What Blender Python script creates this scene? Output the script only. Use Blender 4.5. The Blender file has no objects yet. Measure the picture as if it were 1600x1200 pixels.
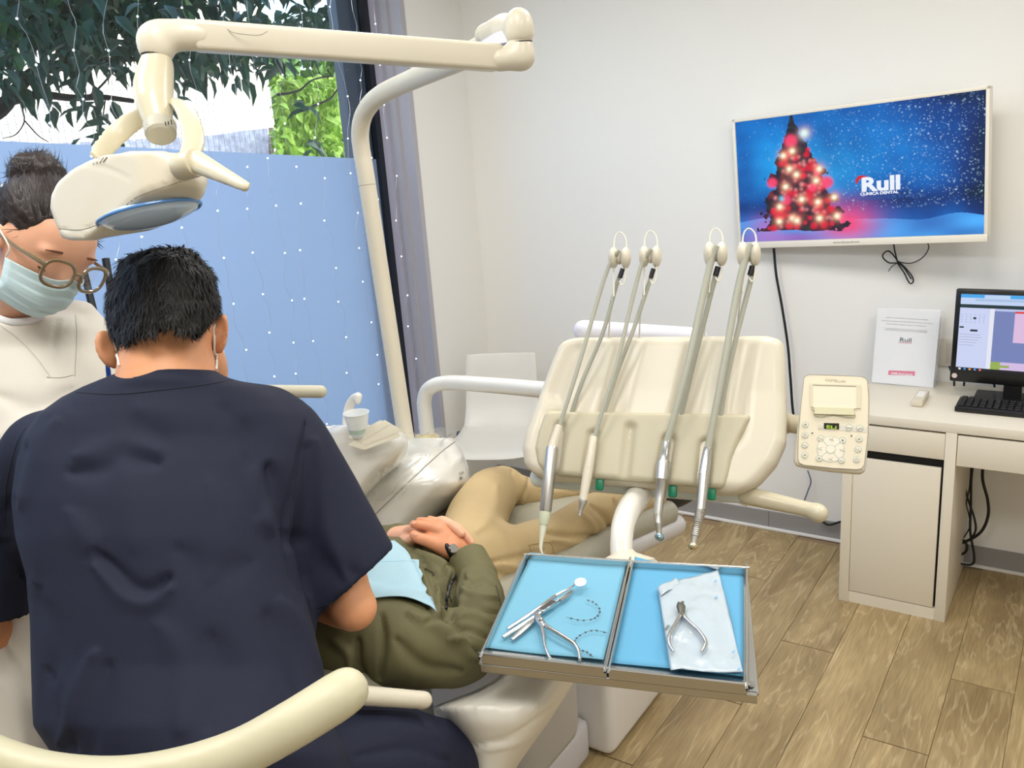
import bpy, bmesh, math, random
import numpy as np
from mathutils import Vector, Matrix
from mathutils.bvhtree import BVHTree

# ---------------------------------------------------------------- camera, world, lights
FOC = 1367.35; PITCH = .27245; ROLL = .07554; YAW = .60374
CAM = np.array([0, 0, 1.777])
_z = np.array([0, 0, 1.])
_w0 = np.array([-math.sin(YAW), math.cos(YAW), 0]); _r0 = np.array([math.cos(YAW), math.sin(YAW), 0])
W = _w0*math.cos(PITCH) - _z*math.sin(PITCH); _u0 = _w0*math.sin(PITCH) + _z*math.cos(PITCH)
R = _r0*math.cos(ROLL) - _u0*math.sin(ROLL); U = _u0*math.cos(ROLL) + _r0*math.sin(ROLL)
SC = bpy.context.scene
COL = SC.collection
cd = bpy.data.cameras.new('camera'); cd.sensor_width = 36; cd.lens = FOC/1600*36; cd.clip_start = .05; cd.clip_end = 200
cam = bpy.data.objects.new('camera', cd); COL.objects.link(cam); SC.camera = cam
M = Matrix.Identity(4)
for i in range(3):
    M[i][0] = R[i]; M[i][1] = U[i]; M[i][2] = -W[i]; M[i][3] = CAM[i]
cam.matrix_world = M
SC.view_settings.view_transform = 'Standard'; SC.view_settings.look = 'None'
SC.view_settings.exposure = 0.0; SC.view_settings.gamma = 1; SC.view_settings.use_curve_mapping = False
wd = bpy.data.worlds.new('world'); SC.world = wd; wd.use_nodes = True
nt = wd.node_tree; bg = nt.nodes['Background']
sky = nt.nodes.new('ShaderNodeTexSky'); sky.sky_type = 'NISHITA'; sky.sun_disc = False
sky.sun_elevation = math.radians(42); sky.sun_rotation = math.radians(80); sky.dust_density = 3
nt.links.new(sky.outputs[0], bg.inputs[0]); bg.inputs[1].default_value = .7
def lamp(name, kind, loc, rot, energy, color, size=None, sy=None):
    l = bpy.data.lights.new(name, kind); l.energy = energy; l.color = color
    if size and kind == 'AREA':
        l.shape = 'RECTANGLE'; l.size = size; l.size_y = sy or size
    if kind == 'SUN': l.angle = math.radians(1.5)
    o = bpy.data.objects.new(name, l); COL.objects.link(o); o.location = loc; o.rotation_euler = rot
    return o
lamp('sun', 'SUN', (0, 0, 8), (math.radians(8), math.radians(48), 0), 2.2, (1, .95, .86))
CEIL = 2.75
PANELS = [(-1.75, .35), (-.55, .35), (.65, .35), (-1.75, 2.1), (-.55, 2.1), (.65, 2.1)]
for x, y in PANELS:
    lamp('ceiling_panel_light', 'AREA', (x, y, CEIL-.03), (0, 0, 0), 16, (1, .98, .94), .58)

# ---------------------------------------------------------------- picture-to-space helpers (real depth Z, metres along the lens axis)
def ray(x, y): return W + R*(x-800)/FOC - U*(y-600)/FOC
def P(x, y, Z): return CAM + ray(x, y)*Z
def pl(x, y, ax, v):
    d = ray(x, y); return CAM + d*(v-CAM[ax])/d[ax]
def onp(x, y, o, n):
    d = ray(x, y); return CAM + d*(np.dot(np.array(o)-CAM, n)/np.dot(d, n))
def pxy(v):
    d = np.asarray(v)-CAM; Z = d@W; return 800+FOC*(d@R)/Z, 600-FOC*(d@U)/Z, Z
def nrm(v): v = np.asarray(v, float); return v/np.linalg.norm(v)

# ---------------------------------------------------------------- materials
def lin(c):
    c = [x/255 for x in c]; return tuple([x/12.92 if x <= .04045 else ((x+.055)/1.055)**2.4 for x in c]+[1])
MATS = {}
def mat(name, col, rough=.5, metal=0, bump=0, bscale=40, vary=0, vscale=6, emit=None, estr=1, trans=0, alpha=1, coat=0, sss=0, stretch=None, subsc=None, sheen=0):
    if name in MATS: return MATS[name]
    m = bpy.data.materials.new(name); m.use_nodes = True; n = m.node_tree.nodes; l = m.node_tree.links
    b = n['Principled BSDF']; b.inputs['Base Color'].default_value = lin(col); b.inputs['Roughness'].default_value = rough
    b.inputs['Metallic'].default_value = metal; b.inputs['Transmission Weight'].default_value = trans
    b.inputs['Alpha'].default_value = alpha; b.inputs['Coat Weight'].default_value = coat
    b.inputs['Sheen Weight'].default_value = sheen
    if sss:
        b.inputs['Subsurface Weight'].default_value = sss; b.inputs['Subsurface Radius'].default_value = (.02, .008, .004); b.inputs['Subsurface Scale'].default_value = .5
    if emit is not None:
        b.inputs['Emission Color'].default_value = lin(emit); b.inputs['Emission Strength'].default_value = estr
    if bump or vary:
        tc = n.new('ShaderNodeTexCoord'); mp = n.new('ShaderNodeMapping'); l.new(tc.outputs['Object'], mp.inputs[0])
        if stretch: mp.inputs['Scale'].default_value = stretch
        if bump:
            t = n.new('ShaderNodeTexNoise'); t.inputs['Scale'].default_value = bscale; t.inputs['Detail'].default_value = 4
            bp = n.new('ShaderNodeBump'); bp.inputs['Strength'].default_value = bump; bp.inputs['Distance'].default_value = .002
            l.new(mp.outputs[0], t.inputs[0]); l.new(t.outputs[0], bp.inputs['Height']); l.new(bp.outputs[0], b.inputs['Normal'])
        if vary:
            t = n.new('ShaderNodeTexNoise'); t.inputs['Scale'].default_value = vscale; t.inputs['Detail'].default_value = 5
            rp = n.new('ShaderNodeMapRange'); rp.inputs[1].default_value = .3; rp.inputs[2].default_value = .7
            rp.inputs[3].default_value = 1-vary; rp.inputs[4].default_value = 1+vary
            mx = n.new('ShaderNodeVectorMath'); mx.operation = 'SCALE'; mx.inputs[0].default_value = lin(col)[:3]
            l.new(mp.outputs[0], t.inputs[0]); l.new(t.outputs[0], rp.inputs[0]); l.new(rp.outputs[0], mx.inputs['Scale']); l.new(mx.outputs[0], b.inputs['Base Color'])
    MATS[name] = m; return m
def vcmat(name, estr=0, rough=.5):
    m = bpy.data.materials.new(name); m.use_nodes = True; n = m.node_tree.nodes; l = m.node_tree.links; b = n['Principled BSDF']
    a = n.new('ShaderNodeAttribute'); a.attribute_name = 'col'; b.inputs['Roughness'].default_value = rough
    if estr:
        b.inputs['Base Color'].default_value = (.01, .01, .01, 1); b.inputs['Specular IOR Level'].default_value = .2
        l.new(a.outputs['Color'], b.inputs['Emission Color']); b.inputs['Emission Strength'].default_value = estr
    else: l.new(a.outputs['Color'], b.inputs['Base Color'])
    MATS[name] = m; return m

# ---------------------------------------------------------------- object helpers
def tag(o, label=None, cat=None, group=None, kind=None):
    if label: o['label'] = label
    if cat: o['category'] = cat
    if group: o['group'] = group
    if kind: o['kind'] = kind
    return o
def thing(name, label, cat, loc=(0, 0, 0), group=None):
    o = bpy.data.objects.new(name, None); COL.objects.link(o); o.location = [float(v) for v in loc]; o.empty_display_size = .1
    o['_l'] = [float(v) for v in loc]
    return tag(o, label, cat, group)
def link(name, me, m=None, parent=None):
    o = bpy.data.objects.new(name, me); COL.objects.link(o)
    if m is not None and not me.materials: me.materials.append(m)
    if parent is not None:
        o.parent = parent
        if '_l' in parent: o.matrix_parent_inverse = Matrix.Translation([-v for v in parent['_l']])
    return o
def mesh_np(name, v, f, smooth=True, ang=40):
    me = bpy.data.meshes.new(name)
    me.from_pydata([tuple(map(float, p)) for p in v], [], f); me.update()
    if smooth:
        me.shade_smooth()
        if ang < 170: me.set_sharp_from_angle(angle=math.radians(ang))
    return me
def frame_z(a):
    a = nrm(a); t = np.array([0, 0, 1.]) if abs(a[2]) < .9 else np.array([1., 0, 0])
    x = nrm(np.cross(t, a)); return x, np.cross(a, x), a
def catmull(pts, n=8, rad=None):
    pts = [np.array(p, float) for p in pts]
    if rad is None: rad = [1]*len(pts)
    if len(pts) < 3 or n <= 1: return pts, list(rad)
    out, ro = [], []
    q = [2*pts[0]-pts[1]]+pts+[2*pts[-1]-pts[-2]]; rr = [rad[0]]+list(rad)+[rad[-1]]
    for i in range(1, len(q)-2):
        for k in range(n):
            t = k/n
            out.append(.5*((2*q[i])+(q[i+1]-q[i-1])*t+(2*q[i-1]-5*q[i]+4*q[i+1]-q[i+2])*t*t+(3*q[i]-q[i-1]-3*q[i+1]+q[i+2])*t**3))
            ro.append(rr[i]*(1-t)+rr[i+1]*t)
    out.append(pts[-1]); ro.append(rad[-1]); return out, ro
class MB:
    def __init__(s): s.v = []; s.f = []
    def add(s, v, f):
        b = len(s.v); s.v += [np.array(p, float) for p in v]; s.f += [tuple(i+b for i in q) for q in f]; return s
    def box(s, c, h, Rm=None, rad=0, seg=2):
        Rm = np.eye(3) if Rm is None else np.array(Rm)   # rows = axes
        if rad <= 0:
            v = [np.array([sx*h[0], sy*h[1], sz*h[2]]) for sx in (-1, 1) for sy in (-1, 1) for sz in (-1, 1)]
            f = [(0, 1, 3, 2), (4, 6, 7, 5), (0, 4, 5, 1), (2, 3, 7, 6), (0, 2, 6, 4), (1, 5, 7, 3)]
        else:
            bm = bmesh.new(); bmesh.ops.create_cube(bm, size=1)
            for q in bm.verts: q.co = Vector((q.co.x*2*h[0], q.co.y*2*h[1], q.co.z*2*h[2]))
            bmesh.ops.bevel(bm, geom=bm.edges[:], offset=rad, segments=seg, profile=.5, affect='EDGES')
            bm.verts.index_update(); v = [np.array(q.co) for q in bm.verts]; f = [tuple(x.index for x in q.verts) for q in bm.faces]; bm.free()
        return s.add([np.array(c)+p@Rm for p in v], f)
    def bb(s, lo, hi, rad=0, seg=2):
        lo = np.array(lo, float); hi = np.array(hi, float); return s.box((lo+hi)/2, (hi-lo)/2, None, rad, seg)
    def tube(s, pts, rad, n=12, sub=6, cap=True, flat=None):
        if np.isscalar(rad): rad = [rad]*len(pts)
        pts, rad = catmull(pts, sub, rad)
        N = len(pts); v = []; f = []
        x, y, t0 = frame_z(pts[1]-pts[0])
        for i in range(N):
            t = nrm(pts[min(i+1, N-1)]-pts[max(i-1, 0)])
            x = x-t*np.dot(x, t); x = nrm(x); y = np.cross(t, x)
            for k in range(n):
                a = 2*math.pi*k/n; d = x*math.cos(a)+y*math.sin(a)
                if flat is not None: fn, fs = flat; d = d-fn*np.dot(d, fn)*(1-fs)
                v.append(pts[i]+d*rad[i])
        for i in range(N-1):
            for k in range(n): f.append((i*n+k, i*n+(k+1) % n, (i+1)*n+(k+1) % n, (i+1)*n+k))
        if cap: f.append(tuple(range(n-1, -1, -1))); f.append(tuple((N-1)*n+k for k in range(n)))
        return s.add(v, f)
    def lathe(s, a, b, prof, n=20):   # prof: (fraction along a-b, radius)
        a = np.array(a, float); b = np.array(b, float); x, y, t = frame_z(b-a); v = []; f = []; N = len(prof)
        for (q, r) in prof:
            for k in range(n):
                an = 2*math.pi*k/n; v.append(a+(b-a)*q+(x*math.cos(an)+y*math.sin(an))*max(r, 1e-5))
        for i in range(N-1):
            for k in range(n): f.append((i*n+k, i*n+(k+1) % n, (i+1)*n+(k+1) % n, (i+1)*n+k))
        f.append(tuple(range(n-1, -1, -1))); f.append(tuple((N-1)*n+k for k in range(n)))
        return s.add(v, f)
    def ball(s, c, r, Rm=None, n=14, m=9):
        r = np.array([r]*3 if np.isscalar(r) else r, float); Rm = np.eye(3) if Rm is None else np.array(Rm); v = []; f = []
        for i in range(m+1):
            th = math.pi*i/m
            for k in range(n):
                a = 2*math.pi*k/n; v.append(np.array(c)+(np.array([math.sin(th)*math.cos(a), math.sin(th)*math.sin(a), math.cos(th)])*r)@Rm)
        for i in range(m):
            for k in range(n): f.append((i*n+k, (i+1)*n+k, (i+1)*n+(k+1) % n, i*n+(k+1) % n))
        return s.add(v, f)
    def prism(s, poly, vec):
        n = len(poly); p = [np.array(q, float) for q in poly]; vec = np.array(vec, float)
        v = p+[q+vec for q in p]; f = [tuple(range(n-1, -1, -1)), tuple(range(n, 2*n))]
        f += [(i, (i+1) % n, (i+1) % n+n, i+n) for i in range(n)]; return s.add(v, f)
    def grid(s, rows):
        n = len(rows[0]); v = [p for r in rows for p in r]; f = []
        for i in range(len(rows)-1):
            for k in range(n-1): f.append((i*n+k, i*n+k+1, (i+1)*n+k+1, (i+1)*n+k))
        return s.add(v, f)
    def build(s, name, m, parent=None, smooth=True, ang=40):
        me = mesh_np(name, s.v, s.f, smooth, ang)
        bm = bmesh.new(); bm.from_mesh(me); bmesh.ops.remove_doubles(bm, verts=bm.verts, dist=1e-6)
        bmesh.ops.recalc_face_normals(bm, faces=bm.faces); bm.to_mesh(me); bm.free()
        if smooth and ang < 170: me.set_sharp_from_angle(angle=math.radians(ang))
        return link(name, me, m, parent)
def text(s, size, m, origin, ux, uy, name='lettering', parent=None, extrude=.0006, align='CENTER', bold=0, fit=None):
    cu = bpy.data.curves.new('t', 'FONT'); cu.body = s; cu.size = size; cu.extrude = extrude; cu.align_x = align; cu.offset = bold; cu.resolution_u = 3
    o = bpy.data.objects.new('t', cu); COL.objects.link(o); dg = bpy.context.evaluated_depsgraph_get()
    me = bpy.data.meshes.new_from_object(o.evaluated_get(dg)); bpy.data.objects.remove(o)
    co = np.empty(len(me.vertices)*3); me.vertices.foreach_get('co', co); co = co.reshape(-1, 3)
    if fit: co[:, 0] *= fit/max(1e-6, (co[:, 0].max()-co[:, 0].min()))
    ux = nrm(ux); uy = np.array(uy, float); uy = nrm(uy-ux*np.dot(ux, uy)); uz = np.cross(ux, uy)
    w = np.array(origin)+co[:, :1]*ux+co[:, 1:2]*uy+co[:, 2:]*uz
    me.vertices.foreach_set('co', w.ravel()); me.update(); me.materials.clear(); me.name = name
    return link(name, me, m, parent)

# ---------------------------------------------------------------- distance-field modelling of soft bodies
def surface_nets(F, org, h):
    s = F < 0
    cells = np.zeros(tuple(d-1 for d in F.shape), bool); cnt = np.zeros(cells.shape, np.float32); acc = np.zeros(cells.shape+(3,), np.float32)
    nx, ny, nz = F.shape
    off = [(0, 0, 0), (1, 0, 0), (0, 1, 0), (1, 1, 0), (0, 0, 1), (1, 0, 1), (0, 1, 1), (1, 1, 1)]
    edges = [(0, 1), (2, 3), (4, 5), (6, 7), (0, 2), (1, 3), (4, 6), (5, 7), (0, 4), (1, 5), (2, 6), (3, 7)]
    def sub(A, o): return A[o[0]:nx-1+o[0], o[1]:ny-1+o[1], o[2]:nz-1+o[2]]
    anyn = np.zeros(cells.shape, bool); alln = np.ones(cells.shape, bool)
    for o in off: q = sub(s, o); anyn |= q; alln &= q
    act = anyn & ~alln; idx = np.argwhere(act); vid = -np.ones(cells.shape, np.int64); vid[act] = np.arange(len(idx))
    pos = np.zeros((len(idx), 3)); c = np.zeros(len(idx))
    I, J, K = idx.T
    for a, b in edges:
        oa, ob = off[a], off[b]
        fa = F[I+oa[0], J+oa[1], K+oa[2]]; fb = F[I+ob[0], J+ob[1], K+ob[2]]
        m = (fa < 0) != (fb < 0); t = np.where(m, fa/np.where(m, fa-fb, 1), 0)
        p = np.array(oa)[None]+(np.array(ob)-np.array(oa))[None]*t[:, None]
        pos[m] += p[m]; c[m] += 1
    pos = (pos/c[:, None]+idx)*h+np.array(org)
    faces = []
    for ax in range(3):
        o = [0, 0, 0]; o[ax] = 1
        A = s[:nx-o[0], :ny-o[1], :nz-o[2]]; B = s[o[0]:, o[1]:, o[2]:]
        e = np.argwhere(A != B); d1, d2 = [(1, 2), (2, 0), (0, 1)][ax]
        ok = (e[:, d1] > 0) & (e[:, d2] > 0) & (e[:, d1] < F.shape[d1]-1) & (e[:, d2] < F.shape[d2]-1); e = e[ok]
        ins = A[e[:, 0], e[:, 1], e[:, 2]]
        def g(a, b):
            q = e.copy(); q[:, d1] -= a; q[:, d2] -= b; return vid[q[:, 0], q[:, 1], q[:, 2]]
        quad = np.stack([g(1, 1), g(0, 1), g(0, 0), g(1, 0)], 1)
        quad[~ins] = quad[~ins][:, ::-1]
        faces.append(quad[(quad >= 0).all(1)])
    return pos, np.concatenate(faces)
def itp(x, xs, ys): return np.interp(x, xs, ys).astype(np.float32)
class SDF:
    def __init__(s, h=.005, k=.02): s.h = h; s.k = k; s.p = []
    def prim(s, fn, lo, hi, k=None, op='add'):
        s.p.append((fn, np.array(lo, float), np.array(hi, float), s.k if k is None else k, op)); return s
    def cap(s, a, b, ra, rb=None, k=None, flat=None, op='add'):
        rb = ra if rb is None else rb; a = np.array(a, float); b = np.array(b, float); rm = max(ra, rb)
        ab = b-a; L = ab@ab+1e-12
        def fn(X, Y, Z):
            t = np.clip(((X-a[0])*ab[0]+(Y-a[1])*ab[1]+(Z-a[2])*ab[2])/L, 0, 1)
            dx = X-a[0]-ab[0]*t; dy = Y-a[1]-ab[1]*t; dz = Z-a[2]-ab[2]*t; q = dx*dx+dy*dy+dz*dz
            if flat is not None:
                n, fs = flat; dn = dx*n[0]+dy*n[1]+dz*n[2]; q = q+dn*dn*(1/fs**2-1)
                r = ra+(rb-ra)*t; return (np.sqrt(q)-r)*(1 if fs > 1 else (fs+1)/2)
            return np.sqrt(q)-(ra+(rb-ra)*t)
        e = rm*(max(1, flat[1]) if flat else 1)
        return s.prim(fn, np.minimum(a, b)-e, np.maximum(a, b)+e, k, op)
    def chain(s, pts, rad, k=None, flat=None, op='add', sub=4):
        pts, rad = catmull(pts, sub, rad); pts = np.array(pts); e = max(rad)*(max(1, flat[1]) if flat else 1)
        def fn(X, Y, Z):
            best = None
            for i in range(len(pts)-1):
                a, b = pts[i], pts[i+1]; ra, rb = rad[i], rad[i+1]; ab = b-a; L = ab@ab+1e-12
                t = np.clip(((X-a[0])*ab[0]+(Y-a[1])*ab[1]+(Z-a[2])*ab[2])/L, 0, 1)
                dx = X-a[0]-ab[0]*t; dy = Y-a[1]-ab[1]*t; dz = Z-a[2]-ab[2]*t; q = dx*dx+dy*dy+dz*dz
                if flat is not None:
                    n, fs = flat; dn = dx*n[0]+dy*n[1]+dz*n[2]; q = q+dn*dn*(1/fs**2-1)
                d = np.sqrt(q)-(ra+(rb-ra)*t); best = d if best is None else np.minimum(best, d)
            return best*(1 if flat is None or flat[1] > 1 else (flat[1]+1)/2)
        return s.prim(fn, pts.min(0)-e, pts.max(0)+e, k, op)
    def ell(s, c, r, Rm=None, k=None, op='add'):
        c = np.array(c, float); r = np.array(r, float); Rm = np.eye(3) if Rm is None else np.array(Rm); e = r.max()
        def fn(X, Y, Z):
            x, y, z = X-c[0], Y-c[1], Z-c[2]; a = 0; b = 0
            for i in range(3):
                q = x*Rm[i][0]+y*Rm[i][1]+z*Rm[i][2]; a = a+(q/r[i])**2; b = b+(q/r[i]**2)**2
            a = np.sqrt(a); b = np.sqrt(b)+1e-9; return a*(a-1)/b
        return s.prim(fn, c-e, c+e, k, op)
    def obox(s, c, h, Rm=None, rad=.01, k=None, op='add', taper=None):
        c = np.array(c, float); Rm = np.eye(3) if Rm is None else np.array(Rm); e = np.linalg.norm(h)*1.15
        def fn(X, Y, Z):
            x, y, z = X-c[0], Y-c[1], Z-c[2]; q = [x*Rm[i][0]+y*Rm[i][1]+z*Rm[i][2] for i in range(3)]
            hh = list(h)
            if taper: hh = taper(q, hh)
            d = [np.abs(q[i])-hh[i]+rad for i in range(3)]
            o = np.sqrt(np.maximum(d[0], 0)**2+np.maximum(d[1], 0)**2+np.maximum(d[2], 0)**2)
            return o+np.minimum(np.maximum(np.maximum(d[0], d[1]), d[2]), 0)-rad
        return s.prim(fn, c-e, c+e, k, op)
    def plane(s, p, n, k=None):   # cut away everything on the +n side
        p = np.array(p, float); n = nrm(n)
        return s.prim(lambda X, Y, Z: -((X-p[0])*n[0]+(Y-p[1])*n[1]+(Z-p[2])*n[2]), [-99]*3, [99]*3, k, 'sub')
    def rows(s, secs, Zc, b, k=None, e=2.2, yclip=None, op='add'):
        # solid given by horizontal sections (y, x left, x right [, Zcentre, half depth]) read off the picture, at real depth
        ys = np.array([q[0] for q in secs], float); xl = np.array([q[1] for q in secs], float); xr = np.array([q[2] for q in secs], float)
        zc = np.array([q[3] if len(q) > 3 else Zc for q in secs], float); bd = np.array([q[4] if len(q) > 4 else b for q in secs], float)
        cs = np.array([P(x, y, z+d) for y, a1, a2, z, d2 in zip(ys, xl, xr, zc, bd) for x in (a1, a2) for d in (-d2, d2)])
        def fn(X, Y, Z):
            dx, dy, dz = X-CAM[0], Y-CAM[1], Z-CAM[2]
            D = dx*W[0]+dy*W[1]+dz*W[2]; px = 800+FOC*(dx*R[0]+dy*R[1]+dz*R[2])/D; py = 600-FOC*(dx*U[0]+dy*U[1]+dz*U[2])/D
            l = itp(py, ys, xl); r_ = itp(py, ys, xr); c0 = itp(py, ys, zc); bb = itp(py, ys, bd); a = np.maximum((r_-l)/2, 1)
            m = D/FOC; q = (np.abs((px-(l+r_)/2)/a)**e+np.abs((D-c0)/bb)**e)**(1/e)
            d = (q-1)*np.minimum(a*m, bb)
            d2 = np.maximum(ys[0]-py, py-ys[-1])*m
            d = np.maximum(d, d2)
            if yclip is not None: d = np.maximum(d, (py-itp(px, yclip[0], yclip[1]))*m)
            return d
        return s.prim(fn, cs.min(0)-.01, cs.max(0)+.01, k, op)
    def mesh(s, smooth=1, folds=None, noise=None):
        lo = np.min([q[1]-q[3]-s.h*3 for q in s.p if q[4] == 'add'], 0); hi = np.max([q[2]+q[3]+s.h*3 for q in s.p if q[4] == 'add'], 0)
        h = s.h; n = np.ceil((hi-lo)/h).astype(int)+1; F = np.full(n, 9, np.float32)
        ax = [lo[i]+h*np.arange(n[i], dtype=np.float32) for i in range(3)]
        for fn, a, b, k, op in s.p:
            m = k+2*h; i0 = np.clip(((a-m-lo)/h).astype(int), 0, n); i1 = np.clip(np.ceil((b+m-lo)/h).astype(int)+1, 0, n)
            if (i1 <= i0).any(): continue
            X = ax[0][i0[0]:i1[0], None, None]; Y = ax[1][None, i0[1]:i1[1], None]; Z = ax[2][None, None, i0[2]:i1[2]]
            d = np.asarray(fn(X, Y, Z), np.float32); sl = tuple(slice(i0[i], i1[i]) for i in range(3)); G = F[sl]
            if op == 'add':
                if k > 1e-5: hh = np.clip(.5+.5*(G-d)/k, 0, 1); G = G+(d-G)*hh-k*hh*(1-hh)
                else: G = np.minimum(G, d)
            else:
                d = -d; kk = max(k, 1e-5); hh = np.clip(.5-.5*(G-d)/kk, 0, 1); G = G+(d-G)*hh+kk*hh*(1-hh)
            F[sl] = G
        F[0] = F[-1] = 1; F[:, 0] = F[:, -1] = 1; F[:, :, 0] = F[:, :, -1] = 1
        v, f = surface_nets(F, lo, h)
        v = relax(v, f, smooth)
        if folds or noise: v = crease(v, f, folds or [], noise)
        return v, f
    def build(s, name, m, parent=None, smooth=1, folds=None, noise=None, ang=180):
        v, f = s.mesh(smooth, folds, noise)
        me = bpy.data.meshes.new(name); me.vertices.add(len(v)); me.vertices.foreach_set('co', v.astype(np.float32).ravel())
        nf = len(f); me.loops.add(nf*4); me.loops.foreach_set('vertex_index', f.astype(np.int32).ravel())
        me.polygons.add(nf); me.polygons.foreach_set('loop_start', np.arange(0, nf*4, 4, dtype=np.int32))
        me.update(calc_edges=True); me.validate(); me.shade_smooth()
        if ang < 170: me.set_sharp_from_angle(angle=math.radians(ang))
        return link(name, me, m, parent)
def relax(v, f, it):
    if not it: return v
    a = np.concatenate([f[:, 0], f[:, 1], f[:, 2], f[:, 3]]); b = np.concatenate([f[:, 1], f[:, 2], f[:, 3], f[:, 0]])
    n = len(v); deg = np.bincount(a, minlength=n)+np.bincount(b, minlength=n)+1e-9
    for i in range(it*2):
        s = np.stack([np.bincount(a, v[b, k], n)+np.bincount(b, v[a, k], n) for k in range(3)], 1)/deg[:, None]
        v = v+(s-v)*(.55 if i % 2 == 0 else -.5)
    return v
def vnorm(v, f):
    fn = np.cross(v[f[:, 2]]-v[f[:, 0]], v[f[:, 3]]-v[f[:, 1]]); N = np.zeros_like(v)
    for k in range(4):
        for c in range(3): N[:, c] += np.bincount(f[:, k], fn[:, c], len(v))
    return N/(np.linalg.norm(N, axis=1)[:, None]+1e-12)
def pnoise(p, s, seed=0):
    rs = np.random.RandomState(seed); out = 0
    for i in range(10):
        d = rs.normal(size=3); d = d/np.linalg.norm(d)*s*(.6+rs.rand()*1.1); ph = rs.rand()*6.28; d2 = rs.normal(size=3)*s*.35
        out = out+np.sin(p@d+ph+1.3*np.sin(p@d2+ph*2))
    return out/4
def crease(v, f, folds, noise):
    N = vnorm(v, f); D = v-CAM; Z = D@W; px = 800+FOC*(D@R)/Z; py = 600-FOC*(D@U)/Z
    face = np.clip(-(N*D).sum(1)/np.linalg.norm(D, axis=1)*3, 0, 1); disp = np.zeros(len(v))
    for pts, wd, dep in folds:      # soft cloth creases run along these lines of the surface
        pts, wr = catmull([np.array(q, float) for q in pts], 5); best = np.full(len(v), 1e9)
        for i in range(len(pts)-1):
            a, b = pts[i], pts[i+1]; ab = b-a; t = np.clip(((px-a[0])*ab[0]+(py-a[1])*ab[1])/(ab@ab+1e-9), 0, 1)
            ft = (i+t)/(len(pts)-1); wl = wd*(.25+.75*np.sin(np.pi*np.clip(ft, .02, .98))**.6)
            d2 = ((px-a[0]-ab[0]*t)**2+(py-a[1]-ab[1]*t)**2)/wl**2; best = np.minimum(best, d2)
        disp += dep*np.exp(-best)*face
    if noise:
        for (sc, am, seed) in noise: disp += am*pnoise(v, sc, seed)
    return v+N*disp[:, None]
def bvh(o):
    me = o.data; return BVHTree.FromPolygons([v.co[:] for v in me.vertices], [p.vertices[:] for p in me.polygons])
def hit(tree, x, y, off=.001):
    d = nrm(ray(x, y)); r = tree.ray_cast(Vector(CAM), Vector(d))
    if r[0] is None: return None
    n = np.array(r[1]); n = n if n@d < 0 else -n
    return np.array(r[0])+n*off
def drape(tree, pts, off=.001, sub=6):
    q, _ = catmull([np.array([x, y, 0]) for x, y in pts], sub); out = []
    for p in q:
        h = hit(tree, p[0], p[1], off)
        if h is not None: out.append(h)
    return out
# ---------------------------------------------------------------- palette
wallm = mat('wall_paint', (240, 239, 235), .75, bump=.08, bscale=180)
ceilm = mat('ceiling_paint', (235, 234, 230), .85)
cream = mat('cream_plastic', (214, 206, 186), .42, coat=.12)
cream2 = mat('ivory_plastic', (204, 195, 168), .35, coat=.2)
beige = mat('beige_rubber', (190, 182, 156), .45)
white = mat('white_enamel', (224, 221, 212), .22, coat=.4)
white2 = mat('white_plastic', (238, 236, 232), .4)
lilac = mat('pale_lilac_plastic', (214, 214, 226), .4)
desk_m = mat('white_laminate', (230, 222, 204), .35, bump=.02, bscale=90)
black = mat('black_plastic', (16, 17, 19), .35)
rubber = mat('black_rubber', (14, 16, 20), .5)
steel = mat('brushed_steel', (200, 200, 198), .24, metal=1, bump=.04, bscale=300, stretch=(1, 8, 1))
chrome = mat('chrome', (222, 222, 224), .1, metal=1)
darkm = mat('dark_gap', (30, 28, 26), .8)
alum = mat('painted_aluminium', (176, 174, 182), .45)
greyb = mat('grey_baseboard', (150, 148, 146), .5)
green = mat('green_plastic', (0, 128, 92), .4)

# ---------------------------------------------------------------- room shell
BY = 3.612; LX = -2.62; RX = 2.0; FY = -1.6; GX = -2.80
def struct(name, mb, m, parent=None, **k):
    o = mb.build(name, m, parent, **k)
    if parent is None: o['kind'] = 'structure'
    return o
struct('wall_back', MB().bb((LX-.3, BY, -.1), (RX+.1, BY+.12, CEIL+.1)), wallm)
struct('wall_right', MB().bb((RX, FY, -.1), (RX+.12, BY, CEIL+.1)), wallm)
struct('wall_front', MB().bb((LX-.3, FY-.12, -.1), (RX+.12, FY, CEIL+.1)), wallm)
struct('ceiling', MB().bb((LX-.3, FY-.1, CEIL), (RX+.1, BY+.1, CEIL+.15)), ceilm)
JY = 3.18
wl = struct('wall_left', MB().bb((LX-.3, JY, -.1), (LX, BY, CEIL+.1)).bb((LX-.3, FY, 2.66), (LX, JY, CEIL+.1)).bb((LX-.3, FY, -.1), (LX, JY, .12)).bb((LX-.3, FY, .12), (LX, -.6, 2.66)), wallm)
facade = mat('added_wall_render', (180, 176, 168), .8)
struct('wall_added_upper', MB().bb((LX-.4, -3, CEIL+.15), (LX-.3, 8, 5.6)), facade)  # added upper wall, out of view, to keep the sun off the leaves
for x, y in PANELS:
    o = MB().bb((x-.31, y-.31, CEIL-.02), (x+.31, y+.31, CEIL)).build('ceiling_panel_frame', white2)
    tag(o, 'square white ceiling light panel above the treatment chair out of the picture', 'ceiling light', 'ceiling light panels', )
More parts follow.
